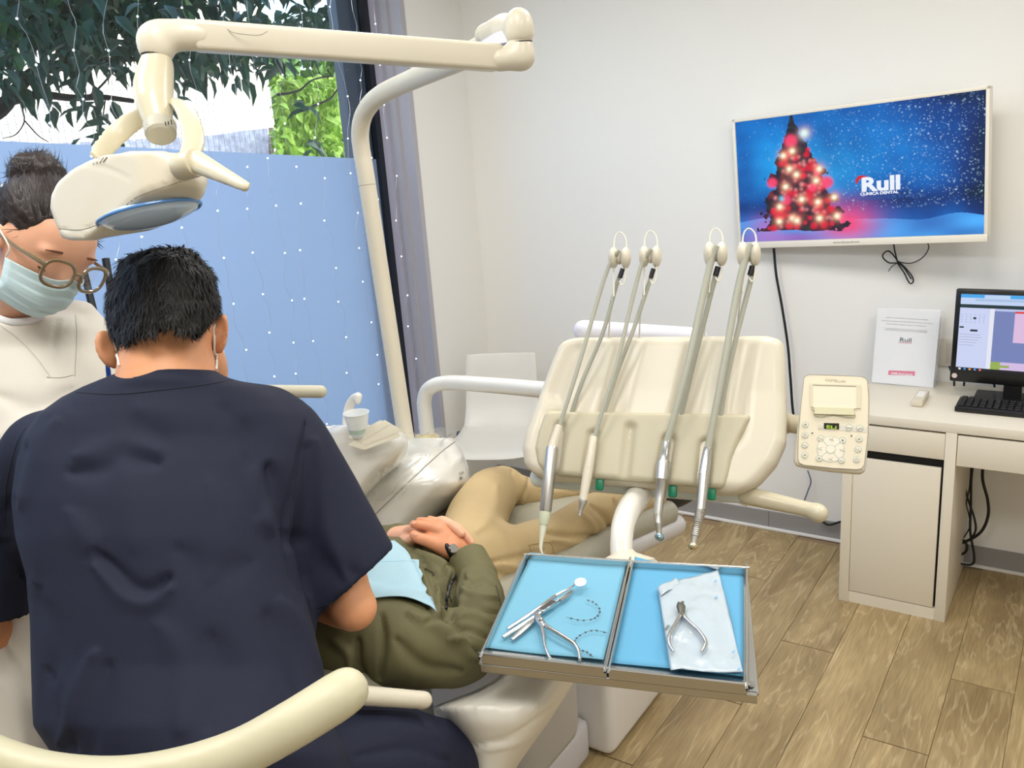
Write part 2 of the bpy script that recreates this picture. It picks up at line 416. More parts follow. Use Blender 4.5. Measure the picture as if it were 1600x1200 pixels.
# floor: boards laid one by one
def wood_mat():
    m = bpy.data.materials.new('oak_vinyl'); m.use_nodes = True; n = m.node_tree.nodes; l = m.node_tree.links; b = n['Principled BSDF']
    tc = n.new('ShaderNodeTexCoord'); oi = n.new('ShaderNodeObjectInfo'); ad = n.new('ShaderNodeVectorMath'); ad.operation = 'ADD'
    sc = n.new('ShaderNodeVectorMath'); sc.operation = 'SCALE'; sc.inputs['Scale'].default_value = 37
    cb = n.new('ShaderNodeCombineXYZ'); l.new(oi.outputs['Random'], cb.inputs[0]); l.new(oi.outputs['Random'], cb.inputs[1]); l.new(cb.outputs[0], sc.inputs[0])
    l.new(tc.outputs['Object'], ad.inputs[0]); l.new(sc.outputs[0], ad.inputs[1])
    mp = n.new('ShaderNodeMapping'); mp.inputs['Scale'].default_value = (7, 1.1, 1); l.new(ad.outputs[0], mp.inputs[0])
    wv = n.new('ShaderNodeTexNoise'); wv.inputs['Scale'].default_value = 1.6; wv.inputs['Detail'].default_value = 3; wv.inputs['Distortion'].default_value = .7; l.new(mp.outputs[0], wv.inputs[0])
    ml = n.new('ShaderNodeMath'); ml.operation = 'MULTIPLY'; ml.inputs[1].default_value = 34; l.new(wv.outputs[0], ml.inputs[0])
    sn = n.new('ShaderNodeMath'); sn.operation = 'SINE'; l.new(ml.outputs[0], sn.inputs[0])
    mp2 = n.new('ShaderNodeMapping'); mp2.inputs['Scale'].default_value = (90, 5, 1); l.new(ad.outputs[0], mp2.inputs[0])
    fi = n.new('ShaderNodeTexNoise'); fi.inputs['Scale'].default_value = 2; fi.inputs['Detail'].default_value = 6; l.new(mp2.outputs[0], fi.inputs[0])
    mp3 = n.new('ShaderNodeMapping'); mp3.inputs['Scale'].default_value = (5, 1.4, 1); l.new(ad.outputs[0], mp3.inputs[0])
    bl = n.new('ShaderNodeTexNoise'); bl.inputs['Scale'].default_value = 1.5; bl.inputs['Detail'].default_value = 3; l.new(mp3.outputs[0], bl.inputs[0])
    cr = n.new('ShaderNodeValToRGB'); e = cr.color_ramp.elements
    e[0].position = .32; e[0].color = lin((146, 124, 86)); e[1].position = .7; e[1].color = lin((186, 162, 118))
    l.new(bl.outputs[0], cr.inputs[0])
    mr = n.new('ShaderNodeMapRange'); mr.inputs[1].default_value = .75; mr.inputs[2].default_value = 1; mr.inputs[3].default_value = 0; mr.inputs[4].default_value = .34; l.new(sn.outputs[0], mr.inputs[0])
    mk = n.new('ShaderNodeMath'); mk.operation = 'MULTIPLY'; l.new(mr.outputs[0], mk.inputs[0]); l.new(fi.outputs[0], mk.inputs[1])
    mk2 = n.new('ShaderNodeMath'); mk2.operation = 'MULTIPLY'; mk2.inputs[1].default_value = 1.7; l.new(mk.outputs[0], mk2.inputs[0])
    mx = n.new('ShaderNodeMix'); mx.data_type = 'RGBA'; mx.inputs['B'].default_value = lin((218, 198, 156)); l.new(mk2.outputs[0], mx.inputs['Factor']); l.new(cr.outputs[0], mx.inputs['A'])
    fr = n.new('ShaderNodeMapRange'); fr.inputs[1].default_value = .35; fr.inputs[2].default_value = .62; fr.inputs[3].default_value = .84; fr.inputs[4].default_value = 1.08; l.new(fi.outputs[0], fr.inputs[0])
    rr = n.new('ShaderNodeMapRange'); rr.inputs[3].default_value = .90; rr.inputs[4].default_value = 1.07; l.new(oi.outputs['Random'], rr.inputs[0])
    m1 = n.new('ShaderNodeMath'); m1.operation = 'MULTIPLY'; l.new(fr.outputs[0], m1.inputs[0]); l.new(rr.outputs[0], m1.inputs[1])
    s2 = n.new('ShaderNodeVectorMath'); s2.operation = 'SCALE'; l.new(mx.outputs['Result'], s2.inputs[0]); l.new(m1.outputs[0], s2.inputs['Scale'])
    l.new(s2.outputs[0], b.inputs['Base Color']); b.inputs['Roughness'].default_value = .42
    bp = n.new('ShaderNodeBump'); bp.inputs['Strength'].default_value = .25; bp.inputs['Distance'].default_value = .001; l.new(fi.outputs[0], bp.inputs['Height']); l.new(bp.outputs[0], b.inputs['Normal'])
    return m
woodm = wood_mat()
fl = struct('floor', MB().bb((LX-.3, FY-.1, -.1), (RX+.1, BY+.1, -.004)), mat('joint', (150, 126, 98), .8))
pm = MB(); pm.v = []; pm.bb((-.0893, -.608, -.006), (.0893, .608, 0), .0008, 1)
pme = mesh_np('plank', pm.v, pm.f, False); pme.materials.append(woodm)
random.seed(4)
i = 0; x = LX+.09
while x < RX:
    y = FY-.4+((i*.4137) % 1.22)
    while y < BY+.5:
        if y-.6 < BY and y-.55 < BY+.0 and y+.609 > FY+.1:
            o = bpy.data.objects.new('plank', pme); COL.objects.link(o); o.parent = fl
            y0 = max(y-.609, FY); y1 = min(y+.609, BY-.001); o.location = (x, (y0+y1)/2, 0); o.scale = (1, max(.05, (y1-y0)/1.218), 1)
        y += 1.22
    x += .18; i += 1
# baseboards: grey vinyl with a pale bead at the floor
for nm, lo, hi in (('baseboard_back', (LX, BY-.010, 0), (RX, BY, .085)), ('baseboard_left', (LX, JY, 0), (LX+.010, BY-.010, .085))):
    o = struct(nm, MB().bb(lo, hi), greyb)
    b = MB()
    if nm.endswith('back'): b.bb((LX+.01, BY-.026, 0), (RX, BY-.010, .012), .003)
    else: b.bb((LX+.010, JY, 0), (LX+.026, BY-.026, .012), .003)
    b.build('bead', white2, o)
jn = MB().bb((-1.14, BY-.0106, .012), (-1.137, BY-.0095, .085)).build('joint', mat('joint_grey', (110, 108, 106), .6), bpy.data.objects['baseboard_back'])

# ---------------------------------------------------------------- window
wn = struct('window_1', MB().bb((GX-.03, FY+1.0, .12), (GX+.03, FY+1.05, 2.66)).bb((GX-.03, -.6, 2.61), (GX+.03, JY, 2.66)).bb((GX-.03, -.6, .12), (GX+.03, JY, .17)), mat('black_frame', (24, 30, 40), .3))
MB().bb((GX-.025, 3.10, .17), (GX+.025, 3.135, 2.61)).build('window_frame', MATS['black_frame'], wn)
MB().bb((GX-.03, 3.135, .12), (GX+.06, JY, 2.66)).build('jamb_trim', mat('lilac_aluminium', (186, 184, 202), .4), wn)
MB().bb((GX+.06, 3.15, .12), (LX+.012, JY, 2.66)).build('jamb_trim', alum, wn)
MB().bb((GX+.09, 3.135, .12), (GX+.125, 3.15, 2.66)).build('jamb_trim', alum, wn)
def glass_mat():
    m = bpy.data.materials.new('window_glass'); m.use_nodes = True; n = m.node_tree.nodes; l = m.node_tree.links
    for q in list(n):
        if q.type != 'OUTPUT_MATERIAL': n.remove(q)
    out = [q for q in n if q.type == 'OUTPUT_MATERIAL'][0]
    t = n.new('ShaderNodeBsdfTransparent'); g = n.new('ShaderNodeBsdfGlossy'); g.inputs['Roughness'].default_value = .02; lw = n.new('ShaderNodeLayerWeight'); pw = n.new('ShaderNodeMath'); pw.operation = 'POWER'; pw.inputs[1].default_value = 4; l.new(lw.outputs['Facing'], pw.inputs[0]); f = n.new('ShaderNodeMath'); f.operation = 'MULTIPLY_ADD'; f.inputs[1].default_value = .6; f.inputs[2].default_value = .03; l.new(pw.outputs[0], f.inputs[0])
    mx = n.new('ShaderNodeMixShader'); l.new(f.outputs[0], mx.inputs[0]); l.new(t.outputs[0], mx.inputs[1]); l.new(g.outputs[0], mx.inputs[2]); l.new(mx.outputs[0], out.inputs[0]); t.inputs[0].default_value = (.93, .96, .97, 1)
    return m
MB().bb((GX-.004, -.55, .17), (GX+.000, 3.10, 2.61)).build('pane', glass_mat(), wn)
def film_mat():
    m = bpy.data.materials.new('frosted_film'); m.use_nodes = True; n = m.node_tree.nodes; l = m.node_tree.links
    for q in list(n):
        if q.type != 'OUTPUT_MATERIAL': n.remove(q)
    out = [q for q in n if q.type == 'OUTPUT_MATERIAL'][0]
    t = n.new('ShaderNodeBsdfTranslucent'); t.inputs[0].default_value = lin((218, 236, 250))
    d = n.new('ShaderNodeBsdfPrincipled'); d.inputs['Base Color'].default_value = lin((182, 200, 234)); d.inputs['Roughness'].default_value = .5
    mx = n.new('ShaderNodeMixShader'); mx.inputs[0].default_value = .4; l.new(t.outputs[0], mx.inputs[1]); l.new(d.outputs[0], mx.inputs[2]); l.new(mx.outputs[0], out.inputs[0])
    return m
a = pl(0, 220, 0, GX+.004); b = pl(548, 247, 0, GX+.004); sl = (b[2]-a[2])/(b[1]-a[1])
ytop = lambda y: a[2]+sl*(y-a[1])
MB().prism([(GX+.001, -.55, .17), (GX+.001, 3.10, .17), (GX+.001, 3.10, ytop(3.10)), (GX+.001, -.55, ytop(-.55))], (.002, 0, 0)).build('frosted_film', film_mat(), wn)
# grey outer pillar just behind the glass
pa = pl(530, 100, 0, GX-.03)[1]
struct('trim_1', MB().bb((GX-.06, pa, .17), (GX-.008, 3.098, 2.61)), mat('slate_mullion', (74, 86, 104), .3))

# fairy light curtain
wire = mat('silver_wire', (200, 205, 215), .3, metal=.6)
led = mat('led_bead', (235, 245, 255), .2, emit=(225, 238, 255), estr=2.2)
fc = thing('fairy_light_curtain', 'curtain of thin silver wires with tiny white light beads hanging over the window', 'fairy lights', (GX+.1, 2, 2.6))
MB().tube([(GX+.1, .6, 2.6), (GX+.1, 3.14, 2.6)], .004, 6, 1).build('header_wire', wire, fc)
rs = random.Random(11)
for i in range(15):
    y = 1.08+i*.145+rs.uniform(-.03, .03); x = GX+.10
    zz = 2.6; pts = [(x, y, zz)]; beads = []; k = 0; oy = 0
    end = rs.uniform(.5, .9)
    while zz > end:
        zz -= rs.uniform(.035, .075); k += 1; oy = oy*.55+rs.uniform(-.022, .022); p = (x+rs.uniform(-.006, .006), y+oy, zz); pts.append(p)
        if k % 3 == 0: beads.append(p)
    st = MB().tube(pts, .0006, 4, 2).build('strand', wire, fc)
    bm_ = MB()
    for p in beads: bm_.ball(p, .0038, None, 6, 4)
    bm_.build('light_beads', led, st)['kind'] = 'stuff'

# ---------------------------------------------------------------- outside
leafm = mat('leaf_green', (64, 120, 70), .35, vary=.5, vscale=3)
leafm2 = mat('leaf_dark', (36, 84, 66), .4, vary=.5, vscale=3)
bark = mat('bark', (40, 38, 40), .9, bump=.6, bscale=30)
tr = thing('street_tree', 'dark leafy tree with bare crooked branches outside the window glass', 'tree', (-4.6, 3.0, 0))
TX = -4.5
def T(x, y, X=TX): return pl(x, y, 0, X)
br = MB()
br.tube([(-5.0, 1.6, 0), (-4.9, 1.6, 1.0), T(-60, 230, -4.6), T(0, 170), T(15, 155), T(50, 115), T(95, 105)], [.09, .08, .05, .04, .034, .03, .02], 8)
br.build('trunk', bark, tr)
for pts, r0 in (([T(15, 158), T(60, 148), T(110, 153), T(160, 152), T(208, 158)], .024), ([T(50, 115), T(90, 100), T(150, 95), T(230, 92)], .022),
                ([T(434, 148), T(455, 145), T(470, 140), T(488, 125), T(520, 118)], .009), ([T(480, 170), T(508, 158), T(520, 150), T(540, 120)], .009),
                ([T(35, 170), T(38, 190), T(25, 210), T(5, 216)], .004), ([T(38, 188), T(60, 212), T(76, 222)], .004), ([T(140, 150), T(162, 130), T(190, 95)], .007),
                ([T(165, 152), T(160, 185), T(150, 205)], .004)):
    MB().tube(pts, [r0*(1-.6*i/len(pts)) for i in range(len(pts))], 7, 4).build('branch', bark, tr)
def leaf_geo(L, wd):
    v = [(0, 0, 0), (L*.3, wd, .12*L), (L*.65, wd*.8, .05*L), (L, 0, -.22*L), (L*.65, -wd*.8, .05*L), (L*.3, -wd, .12*L), (L*.35, 0, 0), (L*.7, 0, -.06*L)]
    return [np.array(q) for q in v], [(0, 1, 6), (1, 2, 7, 6), (2, 3, 7), (0, 6, 5), (6, 7, 4, 5), (7, 3, 4)]
lv, lf = leaf_geo(.13, .026); lme = mesh_np('leaf', lv, lf); lme.materials.append(leafm2)
rs = random.Random(5)
def leaf_rot(rs):
    a = rs.uniform(0, 6.28); e = rs.uniform(-1.4, .1); r = rs.uniform(-.9, .9)
    return Matrix.Rotation(a, 3, 'Z') @ Matrix.Rotation(-e, 3, 'Y') @ Matrix.Rotation(r, 3, 'X')
def leaf_place(px, py, X):
    p = pl(px, py, 0, X); return p
spots = []
def edge(px):     # lower rim of the leafy mass
    return np.interp(px, [-40, 0, 40, 80, 130, 170, 215, 250, 300, 330, 380, 430, 470, 540], [110, 95, 70, 75, 110, 90, 105, 110, 120, 112, 95, 100, 70, 75])
for i in range(300):
    px = rs.uniform(-20, 540); py = edge(px)-rs.random()**1.4*120+10; spots.append((px, py, rs.uniform(-4.3, -4.0)))
for cx_, cy_, n_, s_ in ((150, 170, 10, 12), (165, 205, 7, 10), (140, 218, 8, 14), (90, 148, 5, 12), (12, 125, 6, 12), (60, 105, 10, 20), (30, 130, 12, 16), (110, 120, 8, 14), (375, 115, 6, 10), (290, 130, 6, 10), (275, 160, 4, 6), (470, 160, 4, 10), (480, 230, 4, 6)):
    for k in range(n_): spots.append((cx_+rs.gauss(0, s_), cy_+rs.gauss(0, s_), rs.uniform(-4.3, -4.1)))
spots = spots[::-1]
for px, py, X in spots[:300]:
    o = bpy.data.objects.new('leaf', lme); COL.objects.link(o); o.parent = tr; o.matrix_parent_inverse = Matrix.Translation([-v for v in tr['_l']])
    s = rs.uniform(.7, 1.25); o.matrix_basis = Matrix.Translation(Vector(leaf_place(px, py, X))) @ leaf_rot(rs).to_4x4() @ Matrix.Scale(s, 4)
def leaf_mass(name, parent, m, n, fn, L, wd, seed):
    rs = random.Random(seed); lv, lf = leaf_geo(L, wd); lv = np.array(lv); V = []; Fc = []
    for i in range(n):
        p = fn(rs)
        if p is None: continue
        s = rs.uniform(.6, 1.3); q = lv@np.array(leaf_rot(rs)).T*s+p; b = len(V)*8; V.append(q); Fc += [tuple(j+b for j in f) for f in lf]
    me = mesh_np(name, np.concatenate(V), Fc); o = link(name, me, m, parent); o['kind'] = 'stuff'; return o
def f1(rs):
    px = rs.uniform(-60, 560); py = edge(px)-5-rs.random()**.8*190
    if pnoise(np.array([[px/22, py/16, 0]]), 1.0, 3)[0] < -.55: return None
    return leaf_place(px, py, rs.uniform(-5.2, -4.2))
leaf_mass('foliage', tr, leafm2, 2300, f1, .13, .027, 8)
leaf_mass('foliage', tr, leafm, 500, f1, .13, .027, 9)
# pale facade and shingled shed across the yard
X8 = -8.0
fa = thing('neighbour_building', 'pale sunlit plain building wall seen through netting across the yard', 'building', (X8, 5, 0))
e1 = pl(430, 200, 0, X8)[1]
MB().bb((X8-.3, 1.5, 0), (X8, e1, 4.4)).build('wall', mat('sunlit_wall', (238, 232, 214), .8, vary=.06, vscale=1.5), fa)
q0, q1, q2 = pl(250, 216, 0, X8+.4), pl(330, 212, 0, X8+.4), pl(418, 200, 0, X8+.4)
MB().prism([(X8+.02, q0[1]-2.5, 0), (X8+.02, q2[1], 0), (X8+.02, q2[1], q2[2]), (X8+.02, q1[1], q1[2]), (X8+.02, q0[1]-2.5, q0[2])], (.38, 0, 0)).build('rubble_base', mat('rubble', (160, 168, 196), .9, vary=.35, vscale=14), fa)
MB().tube([pl(424, 200, 0, X8+.5), pl(424, 260, 0, X8+.5)], .03, 6, 1).build('downpipe', mat('pipe_brown', (120, 100, 80), .6), fa)
nt_ = MB(); Xn = -6.2
y0, y1 = pl(-40, 200, 0, Xn)[1], pl(428, 200, 0, Xn)[1]; z0, z1 = 1.4, 3.1; st = .055
k = y0
while k < y1: nt_.bb((Xn, k, z0), (Xn+.003, k+.003, z1)); k += st
k = z0
while k < z1: nt_.bb((Xn, y0, k), (Xn+.003, y1, k+.003)); k += st
o = nt_.build('safety_net', mat('net_grey', (150, 160, 180), .6), None, smooth=False); tag(o, 'fine square-mesh safety net hung in front of the pale wall outside', 'net', kind='stuff')
for nm, lab, c1, c2, X, m, n, L, seed in (('shrub', 'bright green sunlit shrub outside beside the pale wall', (432, 530), (120, 250), -6.6, mat('bright_leaf', (150, 190, 70), .5, vary=.4, vscale=3), 2600, .10, 21),
                                     ('hedge', 'darker green hedge behind the bright shrub outside', (425, 560), (60, 200), -8.6, mat('mid_leaf', (80, 120, 52), .5, vary=.4, vscale=3), 1500, .16, 22)):
    t = thing(nm, lab, 'shrub', (X, pl(490, 240, 0, X)[1], 0))
    leaf_mass('foliage', t, m, n, lambda rs: pl(rs.uniform(*c1), rs.uniform(c2[0], c2[1]+60), 0, X+rs.uniform(-.5, .5)), L, L*.3, seed)
    MB().tube([(X, pl(490, 240, 0, X)[1], 0), (X, pl(490, 240, 0, X)[1], 2.0)], .05, 8, 1).build('stem', bark, t)
struct('trim_2', MB().bb((-40, -30, -.3), (LX-.45, 40, -.1)), mat('pavement', (170, 166, 158), .9, vary=.1))
# dark glazed stand leaning by the window
bs = thing('black_stand', 'two slanting black bars of a stand behind the dentist and the assistant', 'stand', P(155, 600, 2.1))
MB().tube([P(165, 404, 2.55), P(190, 560, 2.55), P(215, 760, 2.55)], .011, 8, 1).build('bar', black, bs)
MB().tube([P(131, 425, 2.55), P(146, 486, 2.55), P(186, 760, 2.55)], .011, 8, 1).build('bar', black, bs)
b0 = P(200, 760, 2.55); MB().box((b0[0], b0[1], b0[2]), (.12, .02, .012)).tube([b0, (b0[0], b0[1], .03)], .012, 8, 1).bb((b0[0]-.2, b0[1]-.2, 0), (b0[0]+.2, b0[1]+.2, .03), .01).build('base', black, bs)

# ---------------------------------------------------------------- desk
DX0, DX1, DY = -.714, -.347, 3.11; DE = DX0+1.42
dk = thing('desk', 'white desk with drawers and a door cabinet against the back wall', 'desk', ((DX0+DE)/2, 3.36, 0))
MB().bb((DX0, DY, .716), (DE, BY-.005, .75), .002).build('tabletop', desk_m, dk)
MB().bb((DX0, DY, 0), (DX0+.035, BY-.03, .716), .0015).build('side_panel', desk_m, dk)
MB().bb((DX1-.035, DY, 0), (DX1, BY-.03, .716), .0015).build('side_panel', desk_m, dk)
MB().bb((DE-.035, DY, 0), (DE, BY-.03, .716), .0015).build('side_panel', desk_m, dk)
MB().bb((DX0+.035, BY-.045, .03), (DX1-.035, BY-.035, .716)).build('back_panel', desk_m, dk)
MB().bb((DX0+.035, DY+.004, 0), (DX1-.035, DY+.02, .045)).build('plinth', desk_m, dk)
MB().bb((DX0+.036, DY+.003, .615), (DX1-.036, DY+.02, .709), .0015).bb((DX0+.045, DY+.02, .63), (DX1-.045, BY-.08, .70)).build('drawer', desk_m, dk)
MB().bb((DX0+.036, DY+.003, .048), (DX1-.043, DY+.02, .582), .0015).build('door', desk_m, dk)
MB().bb((DX0+.036, DY+.03, .05), (DX1-.036, DY+.034, .62)).build('gap_shade_sheet', darkm, dk)  # dark sheet painting the shade seen through the drawer and door gap
MB().bb((DX1+.002, DY+.003, .60), (DE-.036, DY+.02, .709), .0015).bb((DX1+.01, DY+.02, .62), (DE-.045, BY-.12, .70)).build('drawer', desk_m, dk)

# ---------------------------------------------------------------- paper sign in an acrylic sleeve
n0 = nrm((0.05, -1, .22)); so = pl(1412, 602, 2, .752)
sg = thing('sign_holder', 'clear acrylic holder with a printed pink and white thank-you sheet on the desk', 'sign', so)
c4 = [onp(x, y, so, n0) for x, y in ((1362, 597), (1458, 606), (1470, 484), (1372, 481))]
paper = mat('white_paper', (240, 240, 242), .6)
MB().prism(c4, n0*-.001).build('paper', paper, sg)
gl = mat('acrylic', (235, 240, 245), .06, alpha=.10)
c5 = [onp(x, y, so, n0)+n0*.002 for x, y in ((1361, 600), (1461, 608), (1476, 486), (1370, 480))]
MB().prism(c5, n0*.0015).build('acrylic_sleeve', gl, sg)
bt = thing; ft = (c4[0]+c4[1])/2
MB().box(ft-n0*.025+np.array([0, 0, -.001]), (.06, .03, .002), np.array([nrm(c4[1]-c4[0]), nrm(np.cross(n0, c4[1]-c4[0])), n0])[[0, 2, 1]]).build('foot', gl, sg)
sx = nrm(c4[1]-c4[0]); sy = nrm(c4[3]-c4[0])
ink = mat('ink_dark', (60, 60, 66), .6); pink = mat('ink_pink', (226, 84, 128), .6)
def S(x, y, o_=.0006): return onp(1200+x/3.75, 440+y/3.75, so, n0)+n0*o_
for (y, a1, a2, s) in ((215, 690, 935, 'PARA NOSOTROS ES MUY IMPORTANTE SU OPINION'), (235, 662, 962, 'POR ESO LE AGRADECEMOS QUE NOS DEDIQUE UN MINUTO DE SU TIEMPO'), (253, 695, 925, 'ESCANEE EL CODIGO CON SU TELEFONO'), (279, 682, 930, 'Y CUENTENOS COMO HA SIDO SU VISITA CON'), (288, 682, 930, 'NOSOTROS EN LA CLINICA. MUCHAS GRACIAS')):
    text(s, .004, ink, S((a1+a2)/2, y+4), sx, sy, 'printed_line', sg, .0001, fit=np.linalg.norm(S(a2, y)-S(a1, y)))
text('Rull', .023, ink, S(805, 354), sx, sy, 'lettering', sg, .0002, fit=.043*.95, bold=.0003)
MB().prism([S(762, 356), S(842, 360), S(842, 363), S(762, 359)], n0*.0002).build('underline', pink, sg)
MB().prism([S(706, 520), S(862, 526), S(860, 552), S(704, 546)], n0*.0002).build('pink_band', pink, sg)
text('GRACIAS', .0105, paper, S(783, 547, .0009), sx, sy, 'lettering', sg, .0001, fit=np.linalg.norm(S(846, 540)-S(720, 540)), bold=.0003)

# remote control / small white box
r0 = pl(1438, 622, 2, .762); o = MB().box((r0[0], r0[1], .762), (.019, .075, .011), None, .004).build('remote_control', cream); tag(o, 'small white remote control lying on the desk in front of the sign holder', 'remote')
MB().box((r0[0], r0[1]+.015, .7735), (.012, .035, .0006)).build('key_pad', white2, o)

# ---------------------------------------------------------------- monitor
mn = nrm((-.02, -1, .08)); mo = pl(1560, 600, 1, 3.40)
MOY = 3.40
def Mp(x, y, d=0): return onp(x, y, np.array([0, MOY, 1.0]), mn)+mn*d
mt = thing('computer_monitor', 'black flat computer monitor showing a coloured appointment calendar on the desk', 'monitor', (Mp(1600, 600)[0], 3.44, .75))
mx_ = nrm(Mp(1600, 455)-Mp(1492, 450)); mx_ = nrm(np.array([1, 0, 0])-mn*mn[0]); my_ = np.cross(mn, mx_); my_ = my_ if my_[2] > 0 else -my_
tl = Mp(1494, 451); MW, MH = .50, .335
def Ml(u, v, d=0): return tl+mx_*u-my_*v+mn*d   # metres from top left
MRx = np.array([mx_, my_, mn])
MB().box(Ml(MW/2, MH/2, -.015), (MW/2, MH/2, .015), MRx, .006).box(Ml(MW/2, MH/2, -.04), (MW*.3, MH*.3, .02), MRx, .01).build('casing', mat('black_casing', (12, 12, 14), .22), mt)
sw, sh_ = MW-.036, MH-.062
scr = MB().box(Ml(MW/2, .018+sh_/2, .0005), (sw/2, sh_/2, .0006), MRx).build('screen', mat('screen_blue', (10, 10, 12), .3, emit=(190, 200, 240), estr=.95), mt)
def patch(u0, v0, u1, v1, c, parent=scr, nm='screen_panel', d=.0016):
    k = 'px_%d_%d_%d' % c
    MB().box(Ml(.018+(u0+u1)/2*sw, .018+(v0+v1)/2*sh_, d), ((u1-u0)/2*sw, (v1-v0)/2*sh_, .0003), MRx).build(nm, mat(k, (8, 8, 8), .4, emit=c, estr=.95), parent)
patch(0, 0, 1, .045, (70, 170, 240)); patch(.16, .004, .33, .045, (190, 215, 245), d=.002); patch(0, .045, 1, .13, (196, 214, 246)); patch(.1, .055, .9, .085, (170, 195, 230), d=.002)
patch(0, .13, 1, .175, (20, 50, 56)); patch(0, .175, .205, 1, (205, 214, 246)); patch(.205, .175, .235, 1, (232, 234, 246))
patch(.235, .205, 1, 1, (118, 132, 186)); patch(.37, .2, .54, .225, (226, 60, 60), d=.002); patch(.37, .225, .54, .6, (222, 190, 226), d=.002); patch(.54, .2, .74, .6, (244, 186, 90), d=.002); patch(.54, .66, .74, .96, (244, 186, 90), d=.002)
patch(.30, .86, .54, .96, (214, 190, 230), d=.002); patch(.235, .86, .30, .96, (150, 176, 84), d=.002); patch(.30, .90, .36, .93, (150, 176, 84), d=.0025); patch(0, .96, 1, 1, (16, 20, 30), d=.002)
patch(.77, .2, .95, .5, (130, 200, 130), d=.002); patch(.77, .6, .95, .9, (222, 190, 226), d=.002)
for i in range(12): patch(.56, .235+i*.03, .72, .240+i*.03, (120, 80, 40), nm='screen_text', d=.0025)
for r_ in range(4):
    for c_ in range(6): patch(.012+c_*.03, .26+r_*.032, .022+c_*.03, .266+r_*.032, (140, 150, 190), nm='calendar_day', d=.0022)
patch(.095, .295, .115, .32, (20, 30, 50), nm='calendar_day', d=.0025); patch(.005, .42, .035, .44, (20, 30, 50), nm='screen_text'+'', d=.0025); patch(.08, .455, .13, .48, (20, 30, 50), nm='screen_text', d=.0025)
for i, L in enumerate((.14, .15, .13, .12, .10)): patch(.01, .52+i*.035, .01+L, .525+i*.035, (150, 158, 190), nm='screen_text', d=.0022)
for i in range(5): patch(.02+i*.035, .968, .035+i*.035, .992, [(240, 240, 240), (60, 150, 230), (230, 160, 70), (100, 150, 230), (230, 120, 120)][i], nm='taskbar_icon', d=.0025)
MB().lathe(Ml(.016, MH-.022, 0), Ml(.016, MH-.022, .002), [(0, .009), (1, .009)], 16).build('badge', mat('badge', (220, 200, 196), .3), mt)
nb = Ml(MW*.36, MH, -.03)
MB().box((nb[0]+.02, nb[1], (nb[2]+.76)/2), (.028, .012, (nb[2]-.75)/2+.02)).build('neck', black, mt)
MB().box((nb[0]+.02, nb[1]-.005, .757), (.12, .09, .007), None, .005).build('base', black, mt)
# keyboard
ka = pl(1497, 628, 2, .765); kb = thing('keyboard', 'black computer keyboard in front of the monitor', 'keyboard', (ka[0]+.22, ka[1], .75))
KX, KY = ka[0], ka[1]
MB().box((KX+.22, KY-.005, .760), (.222, .068, .0095), None, .005).build('keyboard_case', black, kb)
kk = mat('key_black', (22, 22, 25), .35); kme = None
for r_ in range(5):
    for c_ in range(20):
        m_ = MB().box((0, 0, 0), (.0088, .0088, .004), None, .0015, 1) if kme is None else None
        if kme is None: o = m_.build('key', kk, kb); kme = o.data
        else: o = bpy.data.objects.new('key', kme); COL.objects.link(o); o.parent = kb; o.matrix_parent_inverse = Matrix.Translation([-v for v in kb['_l']])
        o.location = (KX+.017+c_*.0214, KY-.052+r_*.0228, .772)
# wall socket
ws = thing('wall_socket', 'pale wall power socket low behind the monitor edge', 'socket', pl(1478, 560, 1, BY))
sa, sb_ = pl(1464, 570, 1, BY), pl(1500, 532, 1, BY)
MB().bb((sa[0], BY-.012, sa[2]), (sa[0]+.16, BY, sb_[2]+.005), .003).build('faceplate', mat('socket_cream', (214, 208, 196), .5), ws)
MB().bb((sa[0]+.03, BY-.015, sa[2]+.015), (sa[0]+.075, BY-.012, sb_[2]-.008), .001).build('cover', mat('socket_cover', (196, 188, 176), .5), ws)
# cables
def cable(name, lab, pts, r, m=rubber, sub=8):
    o = MB().tube(pts, r, 8, sub).build(name, m); tag(o, lab, 'cable'); return o
def B(x, y, Y=BY-.03): return pl(x, y, 1, Y)
cable('power_cable', 'black cable running from under the television down behind the instrument unit', [B(1209, 388), B(1213, 430), B(1222, 480), B(1231, 540), B(1235, 590), B(1240, 650), B(1252, 700)], .0055)
cable('thin_cable', 'thin grey cable hanging down the wall below the control panel', [B(1262, 735), B(1267, 752), B(1262, 768), B(1256, 784)], .003, mat('grey_cable', (110, 116, 140), .5))
cable('floor_cable', 'black cable entering behind the desk cabinet at skirting height', [B(1282, 812), B(1295, 820), B(1315, 815), B(1340, 812)], .005)
ca = thing('tied_cable', 'black cable tied in a loose bow hanging beneath the television', 'cable', B(1400, 384))
MB().tube([B(1396, 380), B(1399, 396), B(1403, 412), B(1400, 404), B(1388, 392), B(1379, 400), B(1388, 410), B(1402, 411)], .0028, 6, 8).tube([B(1402, 411), B(1412, 425), B(1421, 442), B(1427, 440), B(1424, 430), B(1410, 414), B(1402, 410), B(1412, 418), B(1424, 436)], .0028, 6, 8).build('bow', rubber, ca)
MB().tube([B(1449, 378), B(1451, 388), B(1442, 402), B(1425, 411), B(1408, 410), B(1400, 406)], .0022, 6, 8).build('lead', rubber, ca)
MB().tube([B(1402, 411), B(1394, 416), B(1388, 424)], .0018, 6, 4).build('plug', rubber, ca)
def Dk(x, y, Y=3.5): return pl(x, y, 1, Y)
